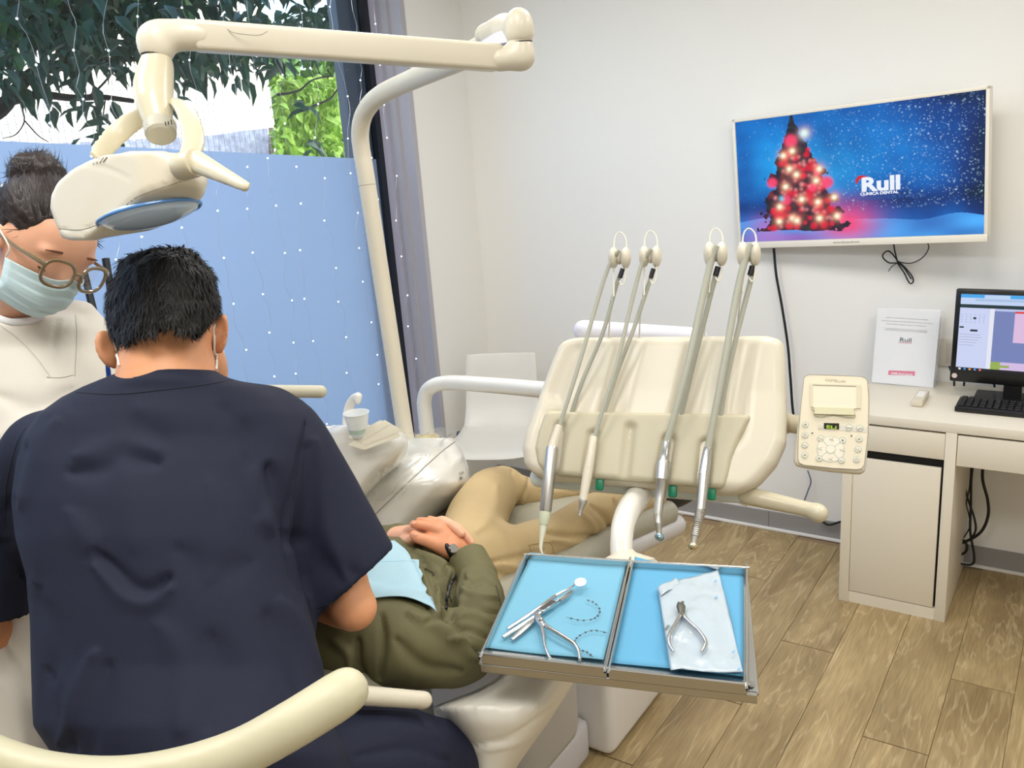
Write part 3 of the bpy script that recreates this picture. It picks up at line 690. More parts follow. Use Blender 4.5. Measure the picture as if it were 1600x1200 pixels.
for lab, pts, r in (('thick black cable curving furthest right under the desk', [Dk(1540, 700), Dk(1535, 745), Dk(1543, 780), Dk(1544, 805), Dk(1535, 828), Dk(1518, 842), Dk(1492, 851)], .0055),
                    ('black cable hanging straight down to the floor beneath the desk', [Dk(1524, 700), Dk(1518, 745), Dk(1517, 790), Dk(1516, 830), Dk(1522, 868), Dk(1518, 882), Dk(1494, 880)], .0045),
                    ('black cable crossing left to right under the desk drawer', [Dk(1512, 706), Dk(1505, 740), Dk(1511, 775), Dk(1522, 808), Dk(1524, 830), Dk(1512, 845), Dk(1494, 852)], .004),
                    ('thin black cable weaving between the thicker ones under the desk', [Dk(1519, 700), Dk(1515, 760), Dk(1510, 785), Dk(1514, 805), Dk(1516, 822), Dk(1506, 840)], .0025),
                    ('thin kinked black lead beside the cabinet under the desk', [Dk(1507, 718), Dk(1498, 732), Dk(1503, 748), Dk(1499, 752), Dk(1497, 764)], .002),
                    ('coiled black cable lying against the cabinet above the floor', [Dk(1492, 842), Dk(1502, 842), Dk(1511, 852), Dk(1508, 863), Dk(1494, 869)], .005)):
    cable('desk_cable', lab, pts, r)
for lab, pts in (('blue cable behind the left edge of the monitor', [Dk(1483, 572, 3.52), Dk(1490, 590, 3.52), Dk(1491, 603, 3.52)]), ('second blue cable dropping behind the monitor to the desktop', [Dk(1514, 572, 3.52), Dk(1508, 588, 3.52), Dk(1506, 603, 3.52)]), ('blue cable near the monitor neck', [Dk(1550, 576, 3.52), Dk(1552, 590, 3.52), Dk(1554, 605, 3.52)])):
    cable('monitor_cable', lab, pts, .004, mat('blue_cable', (16, 40, 66), .4))

# ---------------------------------------------------------------- television
cTL, cTR, cBR, cBL = pl(1147, 188, 1, 3.56), pl(1551, 134, 1, 3.44), pl(1534, 374, 1, 3.44), pl(1158, 389, 1, 3.56)
tv = thing('television', 'white framed wall television showing a lit Christmas tree in blue snow', 'television', (cTL+cTR+cBR+cBL)/4)
tx = nrm(cTR-cTL); ty = nrm(cTL-cBL); ty = nrm(ty-tx*(tx@ty)); tn = np.cross(tx, ty); TW = np.linalg.norm(cTR-cTL); TH = np.linalg.norm(cTL-cBL)
TR_ = np.array([tx, ty, tn]); tc_ = (cTL+cTR+cBR+cBL)/4
def Tv(u, v, d=0): return tc_+tx*(u-.5)*TW+ty*(v-.5)*TH+tn*d     # v from bottom
tvm = mat('tv_white', (236, 230, 216), .3)
b_ = .008; bt_ = .034
MB().box(Tv(.5, .5, -.02), (TW/2, TH/2, .015), TR_, .004).box(Tv(.5, 1, 0)-ty*.006, (TW/2, .006, .008), TR_, .002).box(Tv(0, .5, 0)+tx*.006, (.006, TH/2, .008), TR_, .002).box(Tv(1, .5, 0)-tx*.006, (.006, TH/2, .008), TR_, .002).box(Tv(.5, 0, 0)+ty*.013, (TW/2, .013, .009), TR_, .002).build('tv_frame', tvm, tv)
MB().bb((tc_[0]-.12, 3.555, tc_[2]-.12), (tc_[0]+.12, BY-.002, tc_[2]+.12)).build('wall_bracket', black, tv)
NX, NY = 420, 236
gx, gy = np.meshgrid((np.arange(NX)+.5)/NX, (np.arange(NY)+.5)/NY)
def vn(x, y, s, seed):
    p = np.stack([x.ravel()*1.78, y.ravel(), 0*x.ravel()], 1); return pnoise(p, s, seed).reshape(x.shape)
cl = vn(gx, gy, 6, 1)*.5+vn(gx, gy, 14, 2)*.3+vn(gx, gy, 30, 3)*.15
br_ = np.clip(.62+.35*cl-1.25*np.clip(gx-.62, 0, 1)*(.4+gy)-.5*np.clip(gy-.8, 0, 1)-.3*np.exp(-((gy-.28)/.09)**2), .02, 1)*(1-.75*np.clip((gx-.9)/.1, 0, 1))
hot = np.exp(-((gx-.33)**2/.05+(gy-.55)**2/.06))
Cc = np.stack([.005+.02*hot*br_, .02+.26*br_**1.6+.22*hot*br_, .05+.75*br_+.15*hot], -1)
snow = gy < .19+.045*vn(gx, gx*0, 7, 5)-.03*np.abs(gx-.25)
sb2 = np.clip(.5+.35*vn(gx, gy*2.2, 12, 6), .05, 1)
pk = np.exp(-((gx-.48)**2/.012+(gy-.12)**2/.02)); pk2 = np.exp(-((gx-.12)**2/.006+(gy-.12)**2/.008))*.7+np.exp(-((gx-.2)**2/.04+(gy-.02)**2/.002))*.6
SN = np.stack([.03+.05*sb2, .14+.3*sb2, .5+.5*sb2], -1); Cc[snow] = SN[snow]
Cc = Cc*(1-pk[..., None]*.9)+np.array([1., .05, .15])*pk[..., None]*.9; Cc = Cc*(1-pk2[..., None]*.8)+np.array([.6, .12, .5])*pk2[..., None]*.8
rs = np.random.RandomState(7)
def splat(x, y, r, c, a=1, p=2):
    global Cc
    i0, i1 = max(0, int((x-3*r)*NX)), min(NX, int((x+3*r)*NX)+2); j0, j1 = max(0, int((y-5.4*r)*NY)), min(NY, int((y+5.4*r)*NY)+2)
    if i1 <= i0 or j1 <= j0: return
    d = ((gx[j0:j1, i0:i1]-x)**2+((gy[j0:j1, i0:i1]-y)/1.78)**2)/r**2; w = (a*np.exp(-d**(p/2)))[..., None]; Cc[j0:j1, i0:i1] = Cc[j0:j1, i0:i1]*(1-w)+np.array(c)*w
for k in range(1500):
    x = rs.rand()**.6; y = .22+.78*rs.rand(); r = .0012+.0022*rs.rand()**4; splat(x, y, r, (.55, .85, 1), (.25+.75*rs.rand())*(.35+.65*x))
def hw(y): return np.interp(y, [.07, .15, .3, .55, .75, .9, 1.0], [.185, .175, .15, .105, .065, .02, .006])
tc0 = np.interp(gy, [.07, 1], [.29, .255])
tm = (np.abs(gx-tc0) < hw(gy)*(1+.22*vn(gx, gy, 60, 9)+.1*vn(gx, gy, 140, 10))) & (gy > .075+.015*vn(gx, gy, 30, 11))
tcol = np.stack([.02+.16*np.clip(vn(gx, gy, 50, 12), 0, 1)*(gy < .7), .015+.02*np.clip(vn(gx, gy, 80, 13), 0, 1), .03+0*gx], -1); Cc[tm] = tcol[tm]
for k in range(70):
    y = .1+.62*rs.rand()**1.2; x = np.interp(y, [.07, 1], [.29, .255])+rs.uniform(-1, 1)*hw(y)*.85; splat(x, y, .008+.012*rs.rand(), (.75, .01, .04), .8, 4)
for x, y, r in ((.25, .80, .03), (.40, .45, .028), (.22, .33, .024), (.36, .53, .016), (.16, .48, .024), (.34, .42, .02)): splat(x, y, r, (.95, .06, .16), .95, 5)
splat(.2, .345, .012, (.1, .7, .9), .9)
for k in range(60):
    y = .1+.6*rs.rand(); x = .28+rs.uniform(-1, 1)*hw(y)*.8; splat(x, y, .008, (.9, .3, .3), .6)
for x, y in ((.31, .85), (.215, .69), (.24, .58), (.27, .53), (.255, .72), (.37, .56), (.22, .44), (.29, .33), (.36, .30), (.355, .47), (.19, .28), (.185, .16), (.245, .18), (.265, .16), (.365, .17), (.44, .18), (.43, .33)):
    splat(x, y, .026, (1, .25, .2), .5); splat(x, y, .014, (1, .85, .45), .95); splat(x, y, .008, (1, 1, .9), 1)
splat(.31, .845, .022, (.6, .95, 1), .7)
vx = np.linspace(0, 1, NX+1); vy = np.linspace(0, 1, NY+1); GXX, GYY = np.meshgrid(vx, vy)
o0 = Tv(0, 0, .002)+tx*.012+ty*.027; sx_, sy_ = TW-.024, TH-.039
V = o0+GXX.reshape(-1, 1)*sx_*tx+GYY.reshape(-1, 1)*sy_*ty
ii, jj = np.meshgrid(np.arange(NX), np.arange(NY)); a_ = (jj*(NX+1)+ii).ravel(); Fq = np.stack([a_, a_+1, a_+NX+2, a_+NX+1], 1)
me = bpy.data.meshes.new('screen'); me.vertices.add(len(V)); me.vertices.foreach_set('co', V.astype(np.float32).ravel()); me.loops.add(len(Fq)*4); me.loops.foreach_set('vertex_index', Fq.astype(np.int32).ravel()); me.polygons.add(len(Fq)); me.polygons.foreach_set('loop_start', np.arange(0, len(Fq)*4, 4, dtype=np.int32)); me.update(calc_edges=True)
at = me.color_attributes.new('col', 'FLOAT_COLOR', 'CORNER'); c4_ = np.ones((NX*NY, 4)); c4_[:, :3] = Cc.reshape(-1, 3); at.data.foreach_set('color', np.repeat(c4_, 4, 0).astype(np.float32).ravel())
scn = link('screen', me, vcmat('tv_picture', 1.0, .15), tv)
tw = mat('screen_white', (20, 20, 20), .4, emit=(235, 240, 250), estr=1.0); tb = mat('screen_faint_blue', (10, 10, 10), .4, emit=(40, 90, 170), estr=.8); tr_ = mat('screen_red', (10, 10, 10), .4, emit=(220, 20, 40), estr=.9)
def tvq(x, y, d=.0035): return onp(x, y, Tv(.5, .5, d), tn)
text('Rull', .07, tw, tvq(1345, 299), tx, ty, 'lettering', scn, .0003, 'LEFT', .0028, fit=np.linalg.norm(tvq(1404, 297)-tvq(1344, 299)))
text('CLINICA DENTAL', .014, tw, tvq(1344, 305.5), tx, ty, 'lettering', scn, .0003, 'LEFT', .0006, fit=np.linalg.norm(tvq(1404, 300)-tvq(1344, 299)))
text('LE DESEA FELICES FIESTAS', .016, tb, tvq(1344, 313), tx, ty, 'lettering', scn, .0003, 'LEFT', .0002, fit=np.linalg.norm(tvq(1446, 300)-tvq(1344, 299)))
hp = [tvq(x, y, .004) for x, y in ((1337, 288), (1337, 280), (1341, 275), (1349, 274), (1357, 276), (1349, 277), (1343, 280), (1340, 286))]
MB().prism(hp, tn*.0003).build('hat_shape', tr_, scn)
text('www.clinicarull.com', .009, ink, tvq(1322, 379.5, .0095), tx, ty, 'lettering', tv, .0002, fit=np.linalg.norm(tvq(1342, 377)-tvq(1301, 379)))

# ---------------------------------------------------------------- chair by the back wall
ch = thing('shell_chair', 'white one-piece shell chair with chrome legs against the back wall', 'chair', (-2.2, 3.05, 0))
shm = mat('shell_white', (226, 222, 212), .35)
_ca, _sa = math.cos(math.radians(24)), math.sin(math.radians(24))
def CH(q):
    x, y = q[0]+2.17, q[1]-3.05; return np.array([-2.235+x*_ca-y*_sa, 3.09+x*_sa+y*_ca, q[2]])
prof = [(2.78, .452), (2.81, .47), (2.95, .462), (3.08, .455), (3.16, .47), (3.215, .53), (3.25, .62), (3.28, .74), (3.30, .80)]
pr, _ = catmull([np.array([0, y, z]) for y, z in prof], 6)
rows_ = []
for i, p in enumerate(pr):
    t = i/(len(pr)-1); hwid = .225-.03*t; off = .0; row = []
    for k in range(13):
        s = k/6-1; e = .018*abs(s)**3; row.append(np.array([-2.17+hwid*s*.86, p[1]-(e if t > .5 else 0), p[2]+(e if t < .5 else 0)]))
    row = [CH(q) for q in row]
    rows_.append(row)
o = MB().grid(rows_).build('shell', shm, ch)
md = o.modifiers.new('thick', 'SOLIDIFY'); md.thickness = .008; md = o.modifiers.new('bev', 'BEVEL'); md.width = .003
for sx2 in (-1, 1):
    x0 = -2.17+sx2*.2
    MB().tube([CH(q) for q in [(x0+sx2*.035, 2.83, 0), (x0+sx2*.02, 2.87, .25), (x0+sx2*.01, 2.90, .42), (x0, 2.95, .448), (x0, 3.1, .445), (x0+sx2*.01, 3.17, .42), (x0+sx2*.03, 3.3, .02), (x0+sx2*.03, 3.305, 0)]], .0095, 10, 6).build('leg', mat('blue_chrome', (120, 140, 165), .2, metal=.9), ch)
MB().tube([CH((-2.37, 3.0, .44)), CH((-1.97, 3.0, .44))], .009, 8, 1).build('crossbar', MATS['blue_chrome'], ch)
# ---------------------------------------------------------------- dental unit: floor base, water unit, arms, lamp, instrument head
uph = mat('grey_green_upholstery', (160, 156, 138), .42, bump=.05, bscale=120)
UB = P(668, 690, 2.45)
du = thing('dental_unit', 'cream dental treatment unit with curved arm and hose instrument head behind the patient', 'dental unit', (UB[0], UB[1], 0))
s = SDF(.008, .04)
s.rows([(684, 640, 708, 2.45, .13), (694, 590, 718, 2.43, .17), (710, 560, 725, 2.40, .2), (730, 535, 732, 2.38, .22), (755, 515, 737, 2.36, .24), (775, 500, 728, 2.36, .24), (800, 490, 692, 2.36, .24), (850, 480, 640, 2.36, .24), (920, 470, 600, 2.36, .24)], 2.4, .2, e=3)
f_ = [([(600, 800), (660, 735), (712, 690)], 7, -.0025), ([(610, 830), (665, 768), (722, 712)], 12, .006), ([(560, 800), (640, 735), (700, 690)], 4, -.003), ([(660, 830), (700, 790), (735, 745)], 8, -.003)]
ub = s.build('unit_body', white, du, 2, f_)
t_ub = bvh(ub)
MB().tube(drape(t_ub, [(575, 815), (640, 752), (690, 706), (711, 690)], .0005), .0012, 5, 1).build('seam', mat('seam_grey', (150, 146, 136), .6), ub)
MB().bb((UB[0]-.28, UB[1]-.35, 0), (UB[0]+.1, UB[1]+.22, .62), .05, 3).build('unit_column', white, du)
h0 = hit(t_ub, 718, 745, .001); h1 = hit(t_ub, 727, 740, .001); h2 = hit(t_ub, 718, 735, .001)
if h0 is not None and h1 is not None and h2 is not None:
    ux_ = nrm(h1-h0); uy_ = nrm(h2-h0)
    text('PUMA', .013, mat('silver_print', (170, 168, 160), .4), hit(t_ub, 720, 743, .0045), ux_, uy_, 'lettering', ub, .0003, fit=.036)
    text('ELI', .010, ink, hit(t_ub, 719, 750, .0045), ux_, uy_, 'lettering', ub, .0003, fit=.019, bold=.0003)
colr = mat('amber_ring', (200, 176, 96), .3)
# lamp pole
PB = P(637, 704, 2.38); PT = P(574, 290, 2.26)
P2 = P(640, 128, 2.12); P3 = P(722, 91, 1.72); P4 = P(800, 50, 1.44)
Zt = pxy(PT)[2]
pole_pts = [PB, (PB+PT)/2, PT, P(565, 236, Zt-.015), P(563, 203, Zt-.04), P(571, 174, Zt-.08), P(594, 149, Zt-.15), P(645, 124, Zt-.27), P3, P4]
MB().tube(pole_pts, [.0225]*10, 20, 8).build('lamp_pole', cream, du)
MB().lathe(PB-[0, 0, .03], PB+[0, 0, .006], [(0, .034), (.5, .034), (.75, .031), (1, .026)], 28).build('pole_ring', colr, du)
sm = P(563, 290, pxy(PT)[2]); q = PT
MB().lathe(q, q+nrm(PT-PB)*.0015, [(0, .0228), (1, .0228)], 24).build('seam_ring', MATS['seam_grey'], du)
# spring-arm joint and beam
sj = SDF(.004, .02)
J = P(813, 66, 1.40)
sj.cap(J+[0, 0, .012], J+[0, 0, .034], .0185, .0175, k=.004); sj.chain([P3*.25+P4*.75, P4+[0, 0, .004], J+[0, 0, .02]], [.021, .024, .018], k=.02)
sj.cap(P(786, 44, 1.46), P(760, 56, 1.55), .020, .021)
jt = sj.build('arm_joint_upper', cream, du)
sj = SDF(.004, .016); sj.cap(J-[0, 0, .002], J-[0, 0, .022], .0185, .0175); sj.cap(J-[0, 0, .022], P(780, 93, 1.40), .019, .0185)
sj.build('arm_joint_lower', cream, du)
MB().lathe(J+[0, 0, -.001], J+[0, 0, .001], [(0, .0192), (1, .0192)], 24).build('seam_ring', darkm, du)
MB().prism([P(745, 69, 1.49), P(790, 40, 1.415), P(793, 66, 1.40), P(768, 70, 1.43)], W*.01).build('joint_cover', lilac, du)
A_ = P(780, 91, 1.41); B_ = P(303, 56, 1.24)
bx = nrm(B_-A_); by = nrm(np.cross(_z, bx)); bz = np.cross(bx, by); BR = np.array([bx, by, bz])
MB().box((A_+B_)/2, (np.linalg.norm(A_-B_)/2, .022, .0205), BR, .007, 3).build('spring_arm', cream, du)
cvp = [P(352, 42, 1.235), P(362, 50, 1.234), P(380, 53.5, 1.234), P(405, 55, 1.236), P(418, 49, 1.24)]
MB().tube(cvp, .0006, 5, 4).build('cover_seam', MATS['seam_grey'], du)
# lamp head assembly
ZL = 1.2
sj = SDF(.0035, .014)
sj.chain([P(312, 56, 1.24), P(285, 55, 1.235), P(258, 58, 1.225), P(245, 68, 1.22)], [.021, .0215, .0225, .023])
sj.cap(P(243, 62, 1.22), P(244, 78, 1.22), .0225, .0205)
sj.build('lamp_elbow', cream, du)
MB().lathe(P(244, 85, 1.22)+[0, 0, .003], P(244, 87, 1.22), [(0, .0205), (1, .0205)], 24).build('seam_ring', darkm, du)
sj = SDF(.0035, .012); sj.chain([P(245, 95, 1.22), P(244, 108, 1.22), P(240, 135, 1.21), P(241, 160, 1.20), P(247, 188, 1.19)], [.020, .0235, .0265, .0245, .0195])
sj.build('lamp_neck', cream2, du)
k0 = P(249, 193, 1.19); k1 = P(252, 213, 1.18)
kn = MB().lathe(k0, k1, [(0, .0195), (.15, .0215), (.85, .0205), (1, .017)], 26).build('tension_knob', mat('knob_grey', (176, 172, 156), .5), du)
for i in range(9):
    p0 = P(231+i*4.6, 199-i*.9+abs(i-4)*-.2, 1.168); MB().box(p0, (.0004, .0006, .0022 if i % 4 else .0034), None).build('tick_mark', ink, kn)
yk = SDF(.0035, .008)
def band(pts, half, th):   # flat strap
    for i in range(len(pts)-1):
        a, b = pts[i], pts[i+1]; yk.cap(a, b, th, None, .004, (bandn, half/th))
pts, _ = catmull([P(250, 172, 1.235), P(215, 185, 1.24), P(180, 212, 1.23), P(152, 246, 1.20)], 5)
bandn = nrm(R*.6-U*.62+W*.35)
band(pts, .013, .0045)
pts, _ = catmull([P(250, 166, 1.235), P(268, 158, 1.22), P(285, 166, 1.19), P(297, 190, 1.16), P(302, 220, 1.14), P(294, 252, 1.12)], 5)
bandn = nrm(R*.85+W*.5)
band(pts, .013, .0045)
yk.build('lamp_yoke', cream2, du)
lh = SDF(.004, .012)
lh.rows([(236, 205, 256), (241, 168, 286), (250, 142, 305), (264, 114, 322), (285, 90, 325), (305, 80, 319), (325, 78, 303), (345, 85, 276), (360, 92, 236), (371, 96, 170), (376, 112, 145)], 1.19, .085, k=.006, e=3.2)
lens_c = P(234, 334, 1.165); ln = nrm(-U*.97+R*.26+W*.02)
lh.plane(P(240, 342, 1.17), nrm(-U*.93+R*.30-W*.22), .006)
lh.plane(P(196, 300, 1.122), nrm(-W*.86-R*.50-U*.04), .004)
lhh = lh.build('lamp_head', cream, du, 2, [([(92, 358), (135, 356), (178, 336), (212, 306), (262, 287), (318, 272)], 1.6, -.0016), ([(126, 256), (165, 262), (205, 280)], 3, -.001)])
tl_ = bvh(lhh)
MB().tube(drape(tl_, [(92, 357), (132, 358), (178, 338), (212, 309), (262, 290), (319, 274)], .0002), .0006, 5, 1).build('seam', MATS['seam_grey'], lhh)
for i in range(5):
    g = drape(tl_, [(141+i*5.2, 258-i*1.2), (147+i*5.2, 248-i*.6)], .0003)
    if len(g) > 1: MB().tube(g, .0011, 5, 1).build('vent_slot', MATS['seam_grey'], lhh)
a1 = nrm(R*.88+U*.44+W*.15); a1 = nrm(a1-ln*(a1@ln)); a2 = np.cross(ln, a1); LRm = np.array([a1, a2, ln])
MB().ball(lens_c, (.064, .046, .016), LRm, 36, 12).build('lamp_lens', mat('lens_glass', (200, 220, 242), .05, trans=.2, coat=1), lhh)
rim = [lens_c+(a1*.067*math.cos(t)+a2*.050*math.sin(t)) for t in np.linspace(0, 2*math.pi, 33)]
MB().tube(rim, .0022, 8, 1, False).build('lens_rim', mat('lens_rim', (90, 140, 200), .15), lhh)
hp0, hp1 = P(281, 262, 1.105), P(306, 254, 1.09)
MB().lathe(hp0, hp1, [(0, .0165), (.1, .0175), (.9, .0175), (1, .0165)], 26).build('handle_hub', cream2, du)
hd = SDF(.003, .006); hd.cap(P(305, 252, 1.09), P(383, 291, 1.03), .0145, .0068, flat=(nrm(R*.3-U*.2+W*.9), .6)); hd.build('lamp_handle', cream2, du)

# ---- cuspidor, cup filler, cup, tissues
cu = thing('cuspidor', 'white spittoon bowl draped in clear film beside the lamp pole', 'spittoon', P(570, 700, 2.12))
s = SDF(.005, .02)
s.rows([(664, 520, 600), (674, 500, 628), (690, 492, 638), (706, 492, 636), (724, 498, 626), (745, 505, 600), (775, 520, 570), (800, 525, 560)], 2.1, .13, e=2.6)
s.ell(P(545, 690, 2.06), (.06, .06, .05), None, .01, 'sub')
cub = s.build('bowl', white, cu, 2)
s = SDF(.003, .006); s.chain([P(545, 680, 2.14), P(544, 655, 2.14), P(546, 635, 2.14), P(553, 622, 2.13), P(560, 619, 2.12)], [.016, .014, .012, .010, .009], flat=(W, .8)); s.cap(P(559, 620, 2.12), P(559, 627, 2.12), .008)
s.build('cup_filler_spout', white, cu)
MB().lathe(P(559, 625, 2.12), P(558.5, 630, 2.12), [(0, .006), (1, .005)], 14).build('nozzle', cream2, cu)
s = SDF(.003, .006); s.ell(P(518, 680, 2.08), (.02, .02, .018)); s.chain([P(516, 672, 2.08), P(508, 671, 2.06), P(504, 679, 2.05)], [.010, .0075, .006])
s.build('rinse_spout', white, cu)
MB().lathe(P(519, 688, 2.08), P(519, 684, 2.08), [(0, .024), (1, .022)], 20).build('spout_flange', chrome, cu)
tc_ = bvh(cub)
film = mat('clear_film', (240, 244, 240), .12, trans=.6, alpha=.30, bump=.8, bscale=30)
rows_ = []
for j in range(14):
    row = []
    for i in range(22):
        x = 500+i*(215/21)*(1-.03*j) if True else 0; y = 700+j*8-i*(1.6)+4*math.sin(i*1.3+j*.5)
        h_ = hit(tc_, x, y, .004+.003*math.sin(i*.9+j)); h2_ = hit(t_ub, x, y, .010+.006*math.sin(i*.8+j*.7))
        p = h_ if h_ is not None else (h2_ if h2_ is not None else P(x, y, 2.1))
        if np.linalg.norm(p-CAM) > 2.6: p = P(x, y, 2.15)
        row.append(p)
    rows_.append(row)
o = MB().grid(rows_).build('protective_film', film, cu)
cp = P(561, 682, 1.94); cpo = thing('plastic_cup', 'translucent white plastic cup with ribbed lower half under the cup filler', 'cup', cp)
cupm = mat('cup_plastic', (240, 242, 240), .3, alpha=.72, trans=.1)
dv = nrm(P(562, 645, 2.06)-cp); dv = _z; T_ = cp+[0, 0, .0]
MB().lathe(T_, T_+[0, 0, .056], [(0, .016), (.02, .0185), (.35, .021), (.36, .022), (.95, .0275), (.97, .029), (1, .029), (1, .0275), (.96, .0265), (.4, .021), (.05, .0175), (.05, .001)], 26).build('cup_body', cupm, cpo)
MB().lathe(T_+[0, 0, .004], T_+[0, 0, .020], [(0, .0188), (1, .0212)], 26).build('pale_green_base', mat('mint_plastic', (196, 224, 206), .3, alpha=.7), cpo)
ts = thing('tissue_stack', 'folded cream paper tissues stacked on the spittoon edge', 'tissues', P(595, 690, 2.02))
tism = mat('tissue', (236, 232, 212), .8, bump=.2, bscale=120)
for i, (q4, dz) in enumerate(((((545, 696), (600, 664), (626, 682), (570, 703)), 0), (((550, 690), (602, 663), (628, 678), (572, 700)), .006), (((546, 692), (596, 667), (608, 673), (566, 698)), .012))):
    p = [P(x, y, 1.93)+[0, 0, dz] for x, y in q4]; p = [np.array([a[0], a[1], p[0][2]+(a[2]-p[0][2])]) for a in p]
    o = MB().prism(p, (0, 0, .004)).build('tissue_sheet', tism, ts); o['label'] = 'folded cream tissue sheet' if i == 0 else 'upper folded cream tissue'
for o_ in [c_ for c_ in ts.children]:
    if 'label' in o_: del o_['label']

# ---- delivery arm
MB().tube([P(668, 684, 2.45), P(665, 655, 2.45), P(663, 625, 2.45), P(672, 606, 2.44), P(700, 598, 2.40), P(770, 602, 2.25), P(860, 610, 2.08)], .0205, 20, 8).build('delivery_arm', white, du)
MB().lathe(P(667, 690, 2.45)-[0, 0, .01], P(667, 678, 2.45), [(0, .038), (.5, .037), (.8, .034), (1, .026)], 28).build('arm_ring', colr, du)

# ---- instrument head
HC = P(1020, 645, 1.85); th = math.radians(30); ha = np.array([.954, .30, 0]); ha = nrm(ha); nfl = np.array([ha[1], -ha[0], 0])
hb = nfl*math.sin(th)-_z*math.cos(th); hn = nrm(np.cross(ha, hb)); hn = hn if hn[2] > 0 else -hn
HR = np.array([ha, hb, hn])
def hp(x, y, d=0): return onp(x, y, HC+hn*d, hn)
def hl(a, b, c=0): return HC+ha*a+hb*b+hn*c
bs_ = [-.175, -.165, -.12, -.06, 0, .05, .09, .125, .15, .165]
lf_ = [-.195, -.215, -.232, -.25, -.267, -.280, -.284, -.275, -.255, -.23]; rt_ = [.25, .264, .268, .270, .272, .270, .252, .222, .195, .17]
ih = du
def hprim(inset, c0, c1, rad, bmin=-.175, bmax=.158, lf=lf_, rt=rt_, bulge=.018):
    def fn(X, Y, Z):
        x, y, z = X-HC[0], Y-HC[1], Z-HC[2]; a, b, c_ = [x*m[0]+y*m[1]+z*m[2] for m in HR]
        b2 = b-.045*(a+.03)*np.clip(b/.15, 0, 1); L = itp(b2, bs_, lf)+inset; Rr = itp(b2, bs_, rt)-inset
        cc = c_-bulge*np.clip((b+.05)/.2, 0, 1)
        d = [np.abs(a-(L+Rr)/2)-(Rr-L)/2+rad, np.maximum(bmin+inset-b2, b2-bmax+inset)+rad, np.abs(cc-(c0+c1)/2)-(c1-c0)/2+rad]
        return np.sqrt(sum(np.maximum(q, 0)**2 for q in d))+np.minimum(np.maximum(np.maximum(d[0], d[1]), d[2]), 0)-rad
    return fn
lo = HC-.38; hi = HC+.38
s = SDF(.005, .01); s.prim(hprim(0, -.10, 0, .028), lo, hi, .004)
for a, b in (((925, 520), (868, 648)), ((985, 520), (948, 650)), ((1097, 520), (1062, 658)), ((1163, 520), (1137, 668)), ((896, 540), (866, 610))):
    s.cap(hp(*a, .026), hp(*b, .026), .034, .034, .012, None, 'sub')
s.obox(hl(-.02, .14, .055), (.26, .09, .045), HR, .01, .004, 'sub') if False else None
hd_ = s.build('instrument_head', cream, du, 2)
s = SDF(.004, .008)
lf2 = [v+.035 for v in lf_]; rt2 = [.2, .2, .2, .2, .205, .18, .165, .158, .15, .14]
s.prim(hprim(0, -.03, .008, .012, .0, .150, lf2, rt2, .018), lo, hi, .004)
for a, b, r in (((874, 668), (860, 762), .0145), ((926, 680), (914, 765), .0135), ((984, 668), (975, 745), .0125), ((1044, 688), (1030, 775), .0150), ((1103, 695), (1094, 785), .0145)):
    s.cap(hp(*a, .020), hp(*b, .030), r, r, .008, None, 'sub')
s.build('holder_pad', beige, du, 2)
s = SDF(.004, .01); s.cap(P(912, 516, 2.05), P(1090, 528, 2.02), .024); s.build('rear_cover', lilac, du)
lw = SDF(.004, .01); lw.chain([hl(-.25, .14, -.05), hl(.0, .152, -.05), hl(.19, .158, -.05)], [.022, .02, .02]); lw.build('lower_lip', mat('pale_blue_plastic', (206, 216, 214), .4), du)
for x, y in ((937, 756), (1051, 767), (1112, 771)):
    MB().box(hp(x, y+1, .008), (.0085, .0125, .006), HR, .004).build('hose_cap', green, du)
whip = mat('cream_wire', (226, 222, 206), .3); hosem = mat('grey_hose', (176, 176, 160), .5, bump=.03, bscale=90)
INS = [((968, 403), [(968, 391), (955, 408), (938, 455), (912, 545), (889, 620), (874, 668)], [(973, 420), (963, 446), (942, 520), (912, 590), (893, 645)], .0045, .0045, .021),
       ((1016, 401), [(1017, 389), (1004, 410), (990, 460), (966, 560), (945, 630), (928, 686)], [(1021, 420), (1013, 446), (988, 520), (965, 580), (943, 648)], .0045, .0045, .021),
       ((1118, 397), [(1121, 384), (1112, 405), (1100, 455), (1077, 560), (1056, 640), (1042, 692)], [(1122, 417), (1114, 446), (1098, 510), (1078, 590), (1062, 658)], .0072, .0055, .0235),
       ((1170, 397), [(1174, 382), (1163, 410), (1150, 465), (1133, 560), (1118, 640), (1106, 702)], [(1176, 416), (1171, 446), (1152, 520), (1134, 600), (1124, 662)], .0072, .0055, .0235)]
